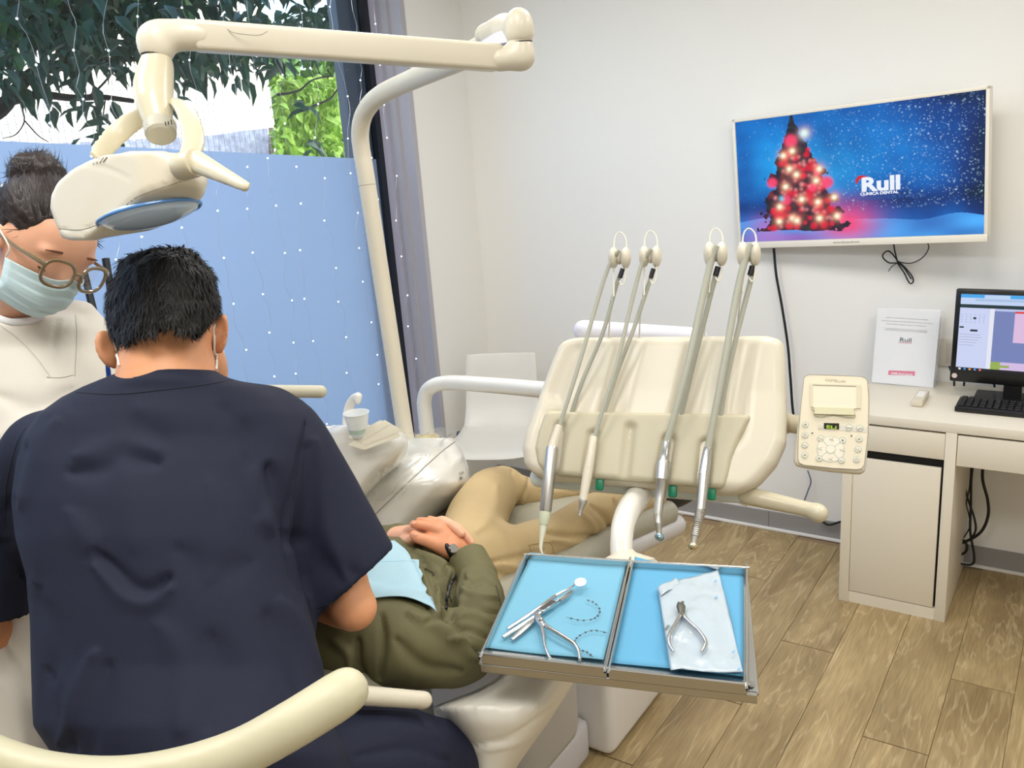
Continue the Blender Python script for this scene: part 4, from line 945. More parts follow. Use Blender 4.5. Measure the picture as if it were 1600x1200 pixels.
for k, ((x, y), fr, bk, r1, r2, rp) in enumerate(INS):
    wa = 9+k*.3; D = .055
    lp = [hp(x-wa, y+60, D), hp(x-wa, y+10, D), hp(x-wa+1, y-28, D), hp(x, y-40, D), hp(x+wa+1, y-28, D), hp(x+wa+1, y+10, D), hp(x+wa-1, y+35, D), hp(x+wa-5, y+43, D), hp(x, y+36, D)]
    wp = MB().tube(lp, .0017, 8, 6).tube([hp(x-wa+1, y+40, D), hp(x-wa-6, y+90, .02), hp(x-wa-8, y+130, -.02)], .0019, 8, 4).build('whip_wire', whip, du)
    pu = MB()
    for sgn in (-1, 1): pu.ball(hp(x+sgn*9.5, y, D), (rp*.52, rp*1.12, rp*1.1), HR, 20, 12)
    pu.ball(hp(x, y, D), (rp*.3, rp*.7, rp*.7), HR, 16, 8).build('hose_pulley', cream, wp)
    ds = np.linspace(D+.02, .035, len(fr)); MB().tube([hp(a, b, d) for (a, b), d in zip(fr, ds)], r1, 12, 8).build('hose', hosem, du)
    ds = np.linspace(D-.005, .004, len(bk)); hb_ = MB().tube([hp(a, b, d) for (a, b), d in zip(bk, ds)], r2, 12, 8).build('hose', hosem, du)
    MB().lathe(hp(*bk[0], D-.003), hp(bk[0][0]-4, bk[0][1]+14, D-.006), [(0, r2*1.12), (1, r2*1.12)], 14).build('hose_sleeve', rubber, hb_)
def tool(name, label, pts, prof_list, cat='handpiece', d=.036, d2=.05):
    t = thing(name, label, cat, hp(*pts[0], d)); return t
bronze = mat('polished_steel', (196, 194, 188), .36, metal=1)
t = tool('air_water_syringe', 'steel air-water syringe with cream sleeve and narrow tip, leftmost of the hanging instruments', [(866, 700)], None)
MB().lathe(hp(874, 664, .034), hp(862, 704, .036), [(0, .0052), (.05, .0085), (.8, .0105), (1, .0115)], 18).build('sleeve', cream, t)
MB().lathe(hp(863, 698, .036), hp(852, 801, .045), [(0, .0115), (.04, .0128), (.96, .0128), (1, .011)], 24).build('barrel', bronze, t)
MB().lathe(hp(852, 800, .045), hp(849.5, 821, .047), [(0, .0118), (.85, .0105), (1, .0085)], 18).build('collar', mat('mint_collar', (206, 212, 186), .4), t)
MB().tube([hp(849.5, 820, .047), hp(846, 845, .049), hp(845, 858, .05), hp(848, 866, .05)], [.0078, .0042, .003, .0018], 12, 4).build('tip', mat('tip_plastic', (222, 224, 204), .35), t)
t = tool('scaler_handpiece', 'cream scaler handpiece with steel nose, second hanging instrument from the left', [(918, 730)], None)
MB().lathe(hp(928, 682, .036), hp(911, 781, .045), [(0, .0055), (.03, .0075), (.35, .0092), (.6, .0102), (.9, .0088), (1, .0088)], 20).build('body', cream, t)
MB().lathe(hp(911, 780, .045), hp(905.5, 806, .048), [(0, .0088), (.15, .0088), (.3, .0075), (.55, .005), (.7, .0042), (1, .0036)], 20).build('nose', bronze, t)
for i in range(4): MB().ball(hp(919-i*1.2, 731+i*7, .045+.0), (.0022, .0022, .006), HR, 8, 5).build('symbol_mark', ink, t)
t = tool('contra_angle_handpiece', 'steel contra-angle handpiece with blue-grey head, third hanging instrument from the left', [(1034, 740)], None)
MB().lathe(hp(1042, 690, .036), hp(1037, 722, .04), [(0, .008), (.1, .0088), (.55, .0088), (.6, .0098), (1, .010)], 22).build('connector', steel, t)
MB().lathe(hp(1037, 720, .04), hp(1028, 805, .05), [(0, .0125), (.05, .0135), (.35, .0128), (.36, .0118), (.7, .0100), (1, .0085)], 24).build('body', bronze, t)
MB().lathe(hp(1028, 803, .05), hp(1030, 836, .053), [(0, .0085), (.4, .0068), (.45, .0074), (.5, .0066), (1, .005)], 18).build('neck', bronze, t)
MB().lathe(hp(1026, 836, .050), hp(1036, 842, .056), [(0, .006), (.2, .0078), (.8, .0078), (1, .004)], 18).build('head', mat('blue_steel', (150, 180, 196), .2, metal=.8), t)
t = tool('turbine_handpiece', 'ribbed steel turbine handpiece ending in a round head, rightmost of the hanging instruments', [(1098, 740)], None)
MB().lathe(hp(1106, 700, .036), hp(1100, 742, .042), [(0, .0078), (.1, .0088), (.6, .0105), (1, .0110)], 22).build('connector', steel, t)
MB().lathe(hp(1100, 742, .042), hp(1095, 796, .048), [(0, .0108), (.05, .0108), (.2, .0105), (1, .0098)], 24).build('body', bronze, t)
ringp = [(0, .0098)]
for i in range(14): ringp += [((i+.2)/14, .0098-.00015*i), ((i+.5)/14, .0116-.00025*i), ((i+.8)/14, .0098-.00015*i)]
MB().lathe(hp(1095, 796, .048), hp(1086, 838, .053), ringp+[(1, .0068)], 20).build('grip_rings', bronze, t)
MB().lathe(hp(1086, 838, .053), hp(1084, 848, .054), [(0, .0068), (1, .006)], 16).build('neck', bronze, t)
MB().ball(hp(1083, 853, .055), (.0100, .0085, .0095), HR, 16, 10).build('head', mat('brass_steel', (214, 206, 170), .15, metal=1), t)

# right-hand handle and support arm
s = SDF(.004, .01); s.cap(P(1165, 774, 1.80), P(1272, 798, 1.70), .0195, .0145); s.ell(P(1279, 802, 1.69), (.018, .018, .018)); s.build('grab_handle', cream2, du)
MB().lathe(P(1157, 771, 1.81), P(1171, 776, 1.80), [(0, .018), (.3, .0215), (1, .0215)], 22).build('handle_collar', white2, du)
MB().lathe(P(1205, 657, 1.88), P(1262, 666, 1.785), [(0, .023), (.45, .023), (.5, .0195), (1, .0195)], 24).build('panel_neck', cream2, du)
sa_ = SDF(.005, .01); sa_.chain([P(1012, 752, 1.92), P(1000, 772, 1.86), P(984, 795, 1.79), P(974, 820, 1.73), P(971, 845, 1.69), P(971, 868, 1.67)], [.027, .027, .0255, .0235, .022, .0215])
sa_.build('tray_arm', white, du)

# ---- control panel
cp4 = [P(1240, 728, 1.745), P(1352, 742, 1.70), P(1363, 594, 1.735), P(1256, 585, 1.78)]
pc = sum(cp4)/4; pX = nrm((cp4[1]-cp4[0])+(cp4[2]-cp4[3])); pY = nrm((cp4[3]-cp4[0])+(cp4[2]-cp4[1])); pY = nrm(pY-pX*(pX@pY)); pN = np.cross(pX, pY); pN = pN if pN@(CAM-pc) > 0 else -pN
PRm = np.array([pX, pY, pN]); pw = np.linalg.norm(cp4[1]-cp4[0]+cp4[2]-cp4[3])/4; ph_ = np.linalg.norm(cp4[3]-cp4[0]+cp4[2]-cp4[1])/4
s = SDF(.003, .004); s.obox(pc-pN*.014, (pw+.001, ph_+.001, .014), PRm, .0115, .003, 'add', lambda q, hh: [hh[0]-.004*(q[1]/ph_)-.0035*(q[1]/ph_)**2, hh[1]-.003*(q[0]/pw)**2, hh[2]])
cpn = thing('control_panel', 'cream instrument control keypad with green digital readout at the right of the instrument head', 'control panel', pc)
s.build('panel_casing', cream, cpn, 1)
def cq(x, y, d=0): return onp(1230+x/7.06, 580+y/7.06, pc+pN*d, pN)
pface = mat('panel_face', (226, 216, 190), .4)
fc_pts = [cq(x, y, .0002) for x, y in ((205, 50), (185, 80), (150, 400), (125, 700), (118, 960), (135, 1010), (180, 1035), (500, 1070), (770, 1085), (820, 1075), (850, 1030), (890, 700), (900, 300), (885, 110), (860, 75), (820, 60), (500, 45), (250, 40))]
fo = MB().prism(fc_pts, pN*.0012).build('panel_face', pface, cpn)
MB().tube([p+pN*.0012 for p in fc_pts]+[fc_pts[0]+pN*.0012], .0006, 5, 1, False).build('face_groove', MATS['seam_grey'], cpn)
dN = .0016
text('CASTELLINI', .0075, mat('embossed_text', (180, 172, 150), .4), cq(530, 118, dN), pX, pY, 'lettering', cpn, .0003, fit=.0385*1.0)
def crect(x0, y0, x1, y1, m, nm, d=dN, t=.0012, par=None):
    MB().prism([cq(x0, y1, d), cq(x1, y1+(x1-x0)*.03, d), cq(x1, y0+(x1-x0)*.03, d), cq(x0, y0, d)], pN*t).build(nm, m, par or cpn)
grn = mat('holder_frame', (214, 206, 178), .4)
crect(255, 135, 815, 395, grn, 'clip_frame', dN, .002); crect(285, 155, 760, 400, mat('clip_window', (230, 222, 198), .3), 'clip_window', dN+.002, .0006); crect(285, 150, 760, 158, mat('slot_dark', (140, 132, 110), .6), 'clip_slot', dN+.002, .001)
crect(300, 400, 735, 475, mat('clip_shelf', (214, 208, 172), .4), 'clip_shelf', dN, .005); MB().tube([cq(270, 415, .004), cq(300, 450, .005), cq(305, 490, .005), cq(400, 500, .005), cq(500, 480, .005), cq(620, 500, .005), cq(740, 512, .005), cq(745, 470, .005)], .0007, 5, 4).build('clip_lip', MATS['slot_dark'], cpn)
crect(405, 572, 572, 636, mat('display_black', (14, 18, 10), .2), 'display', dN, .0015)
lcd = mat('display_green', (10, 20, 0), .3, emit=(190, 230, 20), estr=.8)
text('ELI', .0085, lcd, cq(487, 633, dN+.002), pX, pY, 'display_text', cpn, .0002, fit=.0185, bold=.0002)
btn = mat('key_ring', (150, 172, 172), .4); btf = mat('key_face', (232, 226, 206), .35); grz = mat('grey_zone', (212, 206, 190), .4)
def circ(x, y, r, m, nm, d, t=.0008, par=None, n=20): return MB().lathe(cq(x, y, d), cq(x, y, d)+pN*t, [(0, r), (1, r)], n).build(nm, m, par or cpn)
MB().prism([cq(340, 590, dN), cq(570, 600, dN), cq(880, 620, dN), cq(880, 675, dN), cq(600, 655, dN), cq(340, 640, dN)], pN*.0003).build('display_strip', grz, cpn)
circ(480, 860, .0258, btn, 'key_wheel', dN-.0004, .0008, n=36); wl_ = circ(480, 860, .0252, btf, 'key_wheel_face', dN, .0007, n=36)
circ(480, 860, .0088, btn, 'wheel_hub', dN+.0005); circ(480, 860, .0081, btf, 'wheel_hub_face', dN+.0008)
for a in (45, 135, 225, 315):
    ca_, sa2 = math.cos(math.radians(a)), math.sin(math.radians(a)); q = cq(480, 860, dN+.0012)
    MB().tube([q+(pX*ca_+pY*sa2)*.009, q+(pX*ca_+pY*sa2)*.0245], .0003, 4, 1).build('wheel_divider', btn, wl_)
sk = mat('symbol_ink', (66, 62, 56), .6); skr = mat('symbol_red', (170, 90, 70), .6)
rs = random.Random(3)
def sym(x, y, kind):
    q = lambda a, b: cq(x+a, y+b, dN+.0019); m = MB()
    if kind == 0: m.tube([q(-22, -12), q(-8, 8), q(12, 8), q(22, 18)], .00035, 4, 1); m.tube([q(8, -14), q(8, -4)], .0003, 4, 1)
    elif kind == 1: m.tube([q(-14, 12), q(-14, -6), q(0, -18), q(14, -6), q(14, 12), q(-14, 12)], .0003, 4, 1)
    elif kind == 2: m.tube([q(0, -16), q(0, 16)], .0003, 4, 1); m.tube([q(-14, -8), q(14, 8)], .0003, 4, 1); m.tube([q(-14, 8), q(14, -8)], .0003, 4, 1)
    elif kind == 3: m.tube([q(-16, 0), q(0, -12), q(16, 0), q(0, 12), q(-16, 0)], .0003, 4, 3); m.ball(q(0, 0), .0007, None, 6, 4)
    elif kind == 4: m.tube([q(-26, -4), q(-26, 8), q(26, 14), q(26, 4), q(-26, -4)], .0003, 4, 1)
    elif kind == 5: m.tube([q(-26, 12), q(26, 14), q(26, -6), q(-26, 12)], .0003, 4, 1); m.tube([q(0, -20), q(0, -10)], .0003, 4, 1)
    return m
for x, y, k in ((200, 588, 3), (197, 705, 1), (195, 815, 0), (195, 925, 3), (682, 622, 4), (803, 628, 5), (793, 748, 3), (780, 862, 0), (766, 975, 1), (612, 762, 2), (352, 963, 3), (370, 740, 0), (600, 985, 0)):
    big = k in (4, 5); r = .0062 if not big else .0066
    b_k = circ(x, y, r, btn, 'key', dN+.0002, .0009); circ(x, y, r*.86, btf, 'key_face', dN+.0011, .0004, b_k); sym(x, y, k).build('symbol', sk, b_k)
for x, y in ((490, 750), (360, 855), (605, 870), (478, 970)): sym(x, y, 0).build('symbol', sk, wl_); MB().ball(cq(x+22, y-16, dN+.0018), .0006, None, 6, 4).build('symbol_dot', skr, wl_)
for x, y in ((277, 682), (710, 712)): MB().ball(cq(x, y, dN+.0005), .0015, None, 8, 6).build('indicator_dot', ink, cpn)
circ(368, 615, .0042, grz, 'symbol_pad', dN+.0003)

# ---------------------------------------------------------------- instrument trays
HT = 1.02
th_ = thing('tray_holder', 'brushed steel rectangular tray holder on a white arm in the foreground', 'tray holder', pl(970, 950, 2, HT-.03))
def tp(x, y, h): return pl(x, y, 2, h)
def quadring(m, c4, h0, h1, t):
    cen = sum(np.array(c) for c in c4)/4
    n = len(c4)
    for i in range(n):
        a, b = np.array(c4[i]), np.array(c4[(i+1) % n]); ia = a+nrm(cen-a)*t*1.4; ib = b+nrm(cen-b)*t*1.4
        m.prism([np.array([q[0], q[1], h0]) for q in (a, b, ib, ia)], (0, 0, h1-h0))
    return m
hf = [tp(x, y, HT-.02) for x, y in ((815, 878), (1166, 900), (1183, 1086), (751, 1037))]
m_ = MB(); quadring(m_, hf, HT-.034, HT-.02, .010)
m_.build('holder_frame', steel, th_)
rim4 = [q+[0, 0, 0] for q in hf]
for i in range(4):
    a, b = hf[i].copy(), hf[(i+1) % 4].copy(); a[2] = b[2] = HT-.0195
    MB().tube([a, b], .0028, 8, 1).build('rolled_edge', steel, th_)
MB().prism([q-[0, 0, .0145] for q in hf], (0, 0, .001)).build('base_plate', steel, th_)
fl_ = [tp(x, y, HT-.018) for x, y in ((1150, 898), (1168, 900), (1183, 1082), (1160, 1080))]
MB().prism(fl_, (0, 0, .0015)).build('side_flange', steel, th_)
kp = tp(1172, 1070, HT-.015); MB().lathe(kp, kp+[0, 0, .003], [(0, .006), (1, .006)], 14).build('rivet', chrome, th_)
fc0 = tp(973, 882, HT-.02); MB().lathe(P(976, 884, 1.665), P(973, 860, 1.67), [(0, .060), (.3, .058), (.55, .040), (.8, .024), (1, .020)], 32).build('mount_flange', cream, th_)
def make_tray(lab, c4, grp='metal instrument trays'):
    rim = [tp(x, y, HT+.006) for x, y in c4]; t = thing('instrument_tray', lab, 'tray', sum(rim)/4-[0, 0, .02], grp)
    m = MB(); quadring(m, rim, HT-.012, HT+.006, .0022); m.build('tray_wall', steel, t)
    MB().prism([q-[0, 0, .0185] for q in rim], (0, 0, .0015)).build('tray_bottom', steel, t)
    rr = []
    for i in range(4):
        a, b, c_ = rim[i], rim[(i+1) % 4], rim[i-1]; rr += [a+nrm(c_-a)*.012, a+nrm(b-a)*.0015+nrm(c_-a)*.0015, a+nrm(b-a)*.012]
    MB().tube(rr+[rr[0]], .0018, 8, 2, False).build('rolled_rim', steel, t)
    return t, rim
t1, r1_ = make_tray('left steel tray lined with blue paper holding mirror, pliers and wires', ((822, 866), (984, 876), (947, 1043), (752, 1021)))
t2, r2_ = make_tray('right steel tray lined with blue paper holding the pouch and pliers', ((989, 877), (1167, 887), (1167, 1069), (951, 1045)))
blue = mat('blue_liner', (116, 176, 202), .75, bump=.12, bscale=60)
def sheet(name, c4, h, m, nx, ny, wav, parent=None, th=.0008, curl=None):
    c4 = [tp(x, y, h) for x, y in c4]; rows = []
    for j in range(ny+1):
        v = j/ny; row = []
        for i in range(nx+1):
            u = i/nx; p = (c4[0]*(1-u)+c4[1]*u)*(1-v)+(c4[3]*(1-u)+c4[2]*u)*v; z = wav(u, v) if wav else 0
            row.append(p+[0, 0, z])
        rows.append(row)
    o = MB().grid(rows).build(name, m, parent, ang=180); md = o.modifiers.new('t', 'SOLIDIFY'); md.thickness = th; md.offset = 1; return o
def w1(u, v): return .0012*math.sin(u*5+v*3)+.010*max(0, .08-v)/.08*(1-abs(2*u-1)**2*.0)*(.4+.6*abs(2*u-1)**1.5)+.0015*math.sin(v*7)*u
o = sheet('tray_liner', ((829, 871), (979, 881), (943, 1033), (759, 1012)), HT-.0085, blue, 20, 20, w1); tag(o, 'light blue paper liner in the left tray under the mirror', 'liner')
def w2(u, v): return .001*math.sin(u*4+v*5)+.007*max(0, .10-v)/.10*max(0, 1-u*5)+.0005
o = sheet('tray_liner', ((992, 876), (1162, 895), (1162, 1058), (958, 1036)), HT-.0085, mat('blue_liner_right', (92, 162, 200), .75, bump=.1, bscale=60), 20, 20, w2); tag(o, 'stronger blue paper liner in the right tray under the pouch', 'liner')
HL = HT-.0035
def it(x, y, d=0): return pl(x, y, 2, HL+d)
# mouth mirror
mm = thing('mouth_mirror', 'round dental mouth mirror on a long steel handle lying on the left tray', 'mirror', it(850, 950))
MB().tube([it(793, 983, .004), it(835, 955, .007), it(868, 931, .008)], .0032, 10, 4).tube([it(868, 931, .008), it(895, 916, .009), it(898, 910, .010)], [.003, .0015, .0012], 8, 4).build('handle', chrome, mm)
cm_ = it(907, 910, .012); mnn = nrm([0.05, -.25, 1]); MB().lathe(cm_-mnn*.0015, cm_+mnn*.001, [(0, .0088), (.2, .0098), (1, .0098)], 28).build('mirror_rim', chrome, mm)
MB().lathe(cm_+mnn*.001, cm_+mnn*.0013, [(0, .0086), (1, .0086)], 28).build('mirror_glass', mat('mirror_face', (236, 214, 190), .12, metal=.7), mm)
pb = thing('dental_probe', 'second thin steel instrument lying alongside the mirror handle', 'dental probe', it(845, 958))
MB().tube([it(786, 996, .003), it(838, 962, .004), it(872, 938, .005), it(893, 922, .004)], [.0032, .003, .0022, .001], 8, 4).build('handle', steel, pb)
pr_ = thing('ligature_pliers', 'steel pliers with ribbed jaw block and two curved handles on the left tray', 'pliers', it(850, 980))
ax_ = nrm(it(871, 936)-it(840, 957)); ay_ = nrm(np.cross(_z, ax_)); blk = MB(); blc = it(856, 948, .006)
blk.box(blc, (.019, .0052, .003), np.array([ax_, ay_, _z]), .001, 1); blk.build('jaw_block', steel, pr_)
for i in range(11): MB().box(blc+ax_*(-.016+i*.0032)+[0, 0, .0032], (.0005, .0046, .0006), np.array([ax_, ay_, _z])).build('rib', chrome, pr_)
MB().tube([it(874, 938, .005), it(888, 929, .004), it(896, 922, .003)], [.0045, .0028, .0015], 8, 4, flat=(_z, .6)).build('jaw', steel, pr_)
MB().tube([it(838, 962, .004), it(826, 975, .004), it(812, 988, .003), it(799, 999, .003)], [.0035, .0055, .005, .0035], 12, 6, flat=(_z, .4)).build('blade', steel, pr_)
MB().tube([it(836, 956, .007), it(843, 968, .007), it(851, 979, .006)], [.004, .0065, .0055], 10, 4, flat=(_z, .5)).build('hinge', steel, pr_)
MB().lathe(it(845, 969, .007), it(845, 969, .011), [(0, .0035), (.8, .0035), (1, .002)], 14).build('pivot_screw', chrome, pr_)
MB().tube([it(846, 974, .006), it(849, 993, .006), it(851, 1008, .005), it(855, 1020, .004), it(859, 1028, .003)], [.0035, .0028, .0026, .0026, .0024], 10, 6).build('handle', steel, pr_)
MB().tube([it(850, 976, .006), it(866, 986, .007), it(884, 997, .007), it(898, 1007, .006), it(904, 1018, .005), it(906, 1031, .004)], [.0038, .0034, .0034, .0034, .003, .0026], 10, 6).build('handle', steel, pr_)
def arch(lab, pts, n):
    t = thing('bracket_wire', lab, 'orthodontic wire', it(*pts[0]), 'orthodontic arch wires'); del t['group']
    cp_, _ = catmull([it(x, y, .001) for x, y in pts], 8); MB().tube(cp_, .0004, 5, 1).build('wire', mat('dark_steel', (120, 122, 124), .3, metal=.9), t)
    L = len(cp_)
    for i in range(n):
        p = cp_[int((i+.5)/n*(L-1))]; MB().box(p, (.0016, .0012, .0012), None, .0004, 1).build('bracket', MATS['dark_steel'], t)
arch('upper curved arch wire with tiny metal brackets near the mirror head', [(916, 937), (929, 942), (937, 952), (934, 962), (923, 968), (905, 969), (885, 964)], 11)
arch('lower curved arch wire with tiny metal brackets crossing the plier handle', [(949, 989), (930, 985), (915, 988), (902, 996), (898, 1004), (906, 1015), (916, 1018), (927, 1026)], 12)
# sterile pouch and cutter
def w3(u, v): return .004+.0035*pnoise(np.array([[u*3, v*5, 0]]), 2.2, 5)[0]*(math.sin(math.pi*min(max(u, .0), 1))**.5*.7+.3)+.0012*pnoise(np.array([[u*9, v*12, 0]]), 2.5, 6)[0]+.007*math.exp(-((v-.5)/.3)**2)*math.exp(-((u-.5)/.35)**2)
po = thing('sterile_pouch', 'crinkled clear-and-white sterilisation pouch lying on the right blue liner', 'pouch', it(1090, 980))
pm_ = mat('pouch_film', (190, 204, 214), .25, bump=.5, bscale=80, alpha=.9, coat=.5)
sheet('pouch_body', ((1028, 920), (1122, 893), (1161, 1053), (1048, 1052)), HL, pm_, 28, 40, w3, po)
sheet('pouch_flap', ((1027, 919), (1056, 902), (1064, 912), (1032, 932)), HL+.008, pm_, 8, 6, lambda u, v: .002*math.sin(u*6), po)
pbm = mat('pouch_blue_print', (120, 176, 226), .5)
for x, y in ((1118, 908), (1119, 933), (1146, 1018), (1155, 1045)): MB().box(it(x, y, .011), (.0016, .003, .0004)).build('printed_mark', pbm, po)
MB().box(it(1042, 980, .010), (.0017, .0065, .0004)).build('grey_indicator', mat('indicator', (120, 124, 118), .5), po)
cut = thing('wire_cutter', 'steel wire-cutting pliers with open curved handles resting on the pouch', 'pliers', it(1068, 980))
D_ = .019
MB().tube([it(1065, 960, D_), it(1064, 948, D_), it(1063, 943, D_)], [.0045, .0075, .0055], 10, 4, flat=(_z, .6)).build('cutting_head', mat('worn_steel', (120, 120, 112), .35, metal=.9), cut)
MB().box(it(1061, 942, D_+.002), (.002, .0015, .0015)).box(it(1067, 941, D_+.002), (.002, .0015, .0015)).build('tip', steel, cut)
MB().lathe(it(1065, 960, D_), it(1065, 960, D_+.004), [(0, .0035), (1, .003)], 12).build('pivot_screw', chrome, cut)
MB().tube([it(1064, 960, D_), it(1056, 974, D_), it(1047, 990, D_-.001), it(1045, 1004, D_-.003), it(1052, 1018, D_-.005)], [.0036, .003, .003, .003, .0022], 10, 6).build('handle', steel, cut)
MB().tube([it(1066, 960, D_), it(1077, 972, D_), it(1092, 986, D_-.001), it(1102, 1001, D_-.003), it(1101, 1009, D_-.004), it(1096, 1018, D_-.005)], [.0036, .003, .003, .0032, .003, .0022], 10, 6).build('handle', steel, cut)

# ---------------------------------------------------------------- treatment chair
CX = -1.16
dc = thing('treatment_chair', 'reclined dental chair with grey-green cushions, white shell and floor base', 'dental chair', (CX, 1.6, 0))
s = SDF(.010, .05)
def slab(y0, z0, y1, z1, hw, t=.038, rad=.035):
    a = np.array([CX, y0, z0-t]); b = np.array([CX, y1, z1-t]); ay = nrm(b-a); az = np.cross(np.array([1., 0, 0]), ay)
    s.obox((a+b)/2, (hw, np.linalg.norm(b-a)/2+.01, t), np.array([[1., 0, 0], ay, az]), rad, .03)
slab(.62, 1.03, 1.2, .875, .25); slab(1.2, .872, 1.75, .855, .27); slab(1.75, .855, 2.10, .775, .25)
s.build('cushion', uph, dc, 2)
s = SDF(.010, .03); s.obox((CX, 1.93, .735), (.255, .22, .03), np.array([[1., 0, 0], nrm([0, 1, -.23]), nrm([0, .23, 1])]), .028)
s.build('leg_rest_shell', mat('pale_grey_plastic', (206, 204, 204), .35), dc)
s = SDF(.008, .03)
s.rows([(1040, 790, 912, 1.70, .2), (1062, 775, 898, 1.68, .22), (1082, 735, 887, 1.66, .24), (1104, 676, 873, 1.62, .26), (1130, 690, 856, 1.62, .26), (1160, 712, 834, 1.62, .24), (1200, 726, 806, 1.62, .22), (1270, 735, 770, 1.62, .2)], 1.6, .2, e=2.8)
s.build('seat_shell', mat('warm_white_shell', (232, 228, 216), .35), dc, 2, [([(735, 1164), (800, 1150), (870, 1100), (915, 1050)], 4, -.004), ([(740, 1172), (810, 1160), (880, 1108), (925, 1050)], 5, .003), ([(800, 1200), (850, 1140), (890, 1080)], 5, -.004)])
MB().bb((-1.38, 1.91, .0), (-1.062, 2.30, .48), .03, 3).build('base_block', white2, dc)
MB().bb((-1.80, 1.20, .0), (-1.125, 1.90, .13), .02, 3).bb((-1.55, 1.25, .13), (-1.20, 1.90, .20), .03, 3).build('foot_plate', mat('pale_foot_plate', (216, 214, 218), .4), dc)
MB().bb((-1.35, 1.45, .2), (-1.05, 1.75, .66), .05, 3).build('lift_column', mat('column_grey', (190, 188, 184), .5), dc)
s = SDF(.004, .01); s.cap(P(560, 1086, 1.28), P(662, 1094, 1.34), .0145, .0135); s.build('armrest', cream, dc)
s = SDF(.004, .01); s.cap(P(400, 611, 1.95), P(501, 612, 1.95), .0145); s.build('armrest_end', mat('taupe_pad', (196, 190, 168), .5), None)
o = bpy.data.objects['armrest_end']; o.name = 'armrest_pad'; tag(o, 'beige padded bar end poking out past the dentist right shoulder in front of the window', 'armrest')
# ---------------------------------------------------------------- people
skin = mat('skin_warm', (226, 160, 116), .5, sss=.12, vary=.06, vscale=25)
skin2 = mat('skin_light', (228, 172, 140), .5, sss=.12, vary=.05, vscale=25)
skin3 = mat('skin_tan', (216, 146, 106), .5, sss=.1, vary=.08, vscale=40)
navy = mat('navy_scrub', (26, 30, 50), .78, bump=.10, bscale=260)
navy.node_tree.nodes['Principled BSDF'].inputs['Specular IOR Level'].default_value = .32
navyd = mat('navy_seam', (22, 25, 40), .8)
wscr = mat('white_tunic', (224, 218, 206), .75, bump=.08, bscale=220, sheen=.1)
hairm = mat('black_hair', (18, 15, 14), .62, bump=.7, bscale=30, stretch=(9, 9, 2))
hairb = mat('dark_brown_hair', (40, 28, 24), .5, bump=.5, bscale=26, stretch=(8, 8, 2))
olive = mat('olive_jacket', (100, 95, 62), .72, bump=.12, bscale=200, vary=.10, vscale=9)
khaki = mat('khaki_trousers', (188, 164, 120), .75, bump=.1, bscale=200, vary=.06, vscale=9)
straps = mat('strap_white', (240, 238, 232), .7)
maskm = mat('mask_teal', (208, 232, 236), .75, bump=.15, bscale=200)
def spikes(name, base, m, parent, n, L, wdt, seed, flow, lift=.25, jit=.25):
    # short locks: thin tapering strips growing from the hair surface along the flow direction
    rs = np.random.RandomState(seed); me = base.data; me.calc_loop_triangles()
    v = np.empty(len(me.vertices)*3); me.vertices.foreach_get('co', v); v = v.reshape(-1, 3)
    pl_ = np.array([p.vertices[:4] for p in me.polygons]); N = vnorm(v, pl_)
    idx = rs.choice(len(v), n); V = []; F = []
    for i in idx:
        p = v[i]; nn = N[i]; fl = flow(p, nn)+rs.normal(size=3)*jit; fl = nrm(fl-nn*np.dot(fl, nn)); sd = np.cross(nn, fl); l = L*(.6+.8*rs.rand()); b = len(V)
        w_ = wdt*(.6+.8*rs.rand())
        V += [p-sd*w_-nn*.001, p+sd*w_-nn*.001, p+fl*l*.5+nn*l*lift*.7+sd*w_*.8, p+fl*l*.5+nn*l*lift*.7-sd*w_*.8, p+fl*l+nn*l*lift*.5]
        F += [(b, b+1, b+2, b+3), (b+3, b+2, b+4)]
    o = link(name, mesh_np(name, V, F), m, parent); o['kind'] = 'stuff'; return o

# ---- dentist, seen from behind
de = thing('person', 'person in navy short-sleeved scrubs with short black hair, seated with back to the viewer', 'person', (P(290, 1180, 1.3)[0], P(290, 1180, 1.3)[1], 0))
s = SDF(.005, .03)
s.ell(P(258, 476, 1.325), (.067, .080, .068), np.array([R, nrm(W*.9-U*.4), nrm(U*.9+W*.4)]), .02)
s.chain([P(258, 500, 1.33), P(260, 560, 1.31), P(264, 625, 1.30), P(266, 690, 1.31)], [.060, .066, .078, .09], k=.03)
s.chain([P(290, 540, 1.40), P(318, 575, 1.43), P(322, 600, 1.47)], [.05, .038, .03], k=.03)
s.cap(P(240, 545, 1.40), P(250, 600, 1.47), .045, .04, .03)
# ears
for ex, ey, ez, sx_e, tl in ((170, 546, 1.335, -1, .30), (345, 522, 1.345, 1, -.10)):
    a_ax = nrm(R*.45*sx_e-W*.55); b_ax = nrm(U+R*tl*-sx_e*-1); b_ax = nrm(U*.95+R*(-.35 if sx_e < 0 else .12)); a_ax = nrm(a_ax-b_ax*(a_ax@b_ax)); c_ax = np.cross(a_ax, b_ax)
    s.ell(P(ex, ey, ez), (.020, .032, .009), np.array([a_ax, b_ax, c_ax]), .006)
    s.ell(P(ex+2*sx_e, ey-4, ez-.012), (.009, .017, .006), np.array([a_ax, b_ax, c_ax]), .004, 'sub')
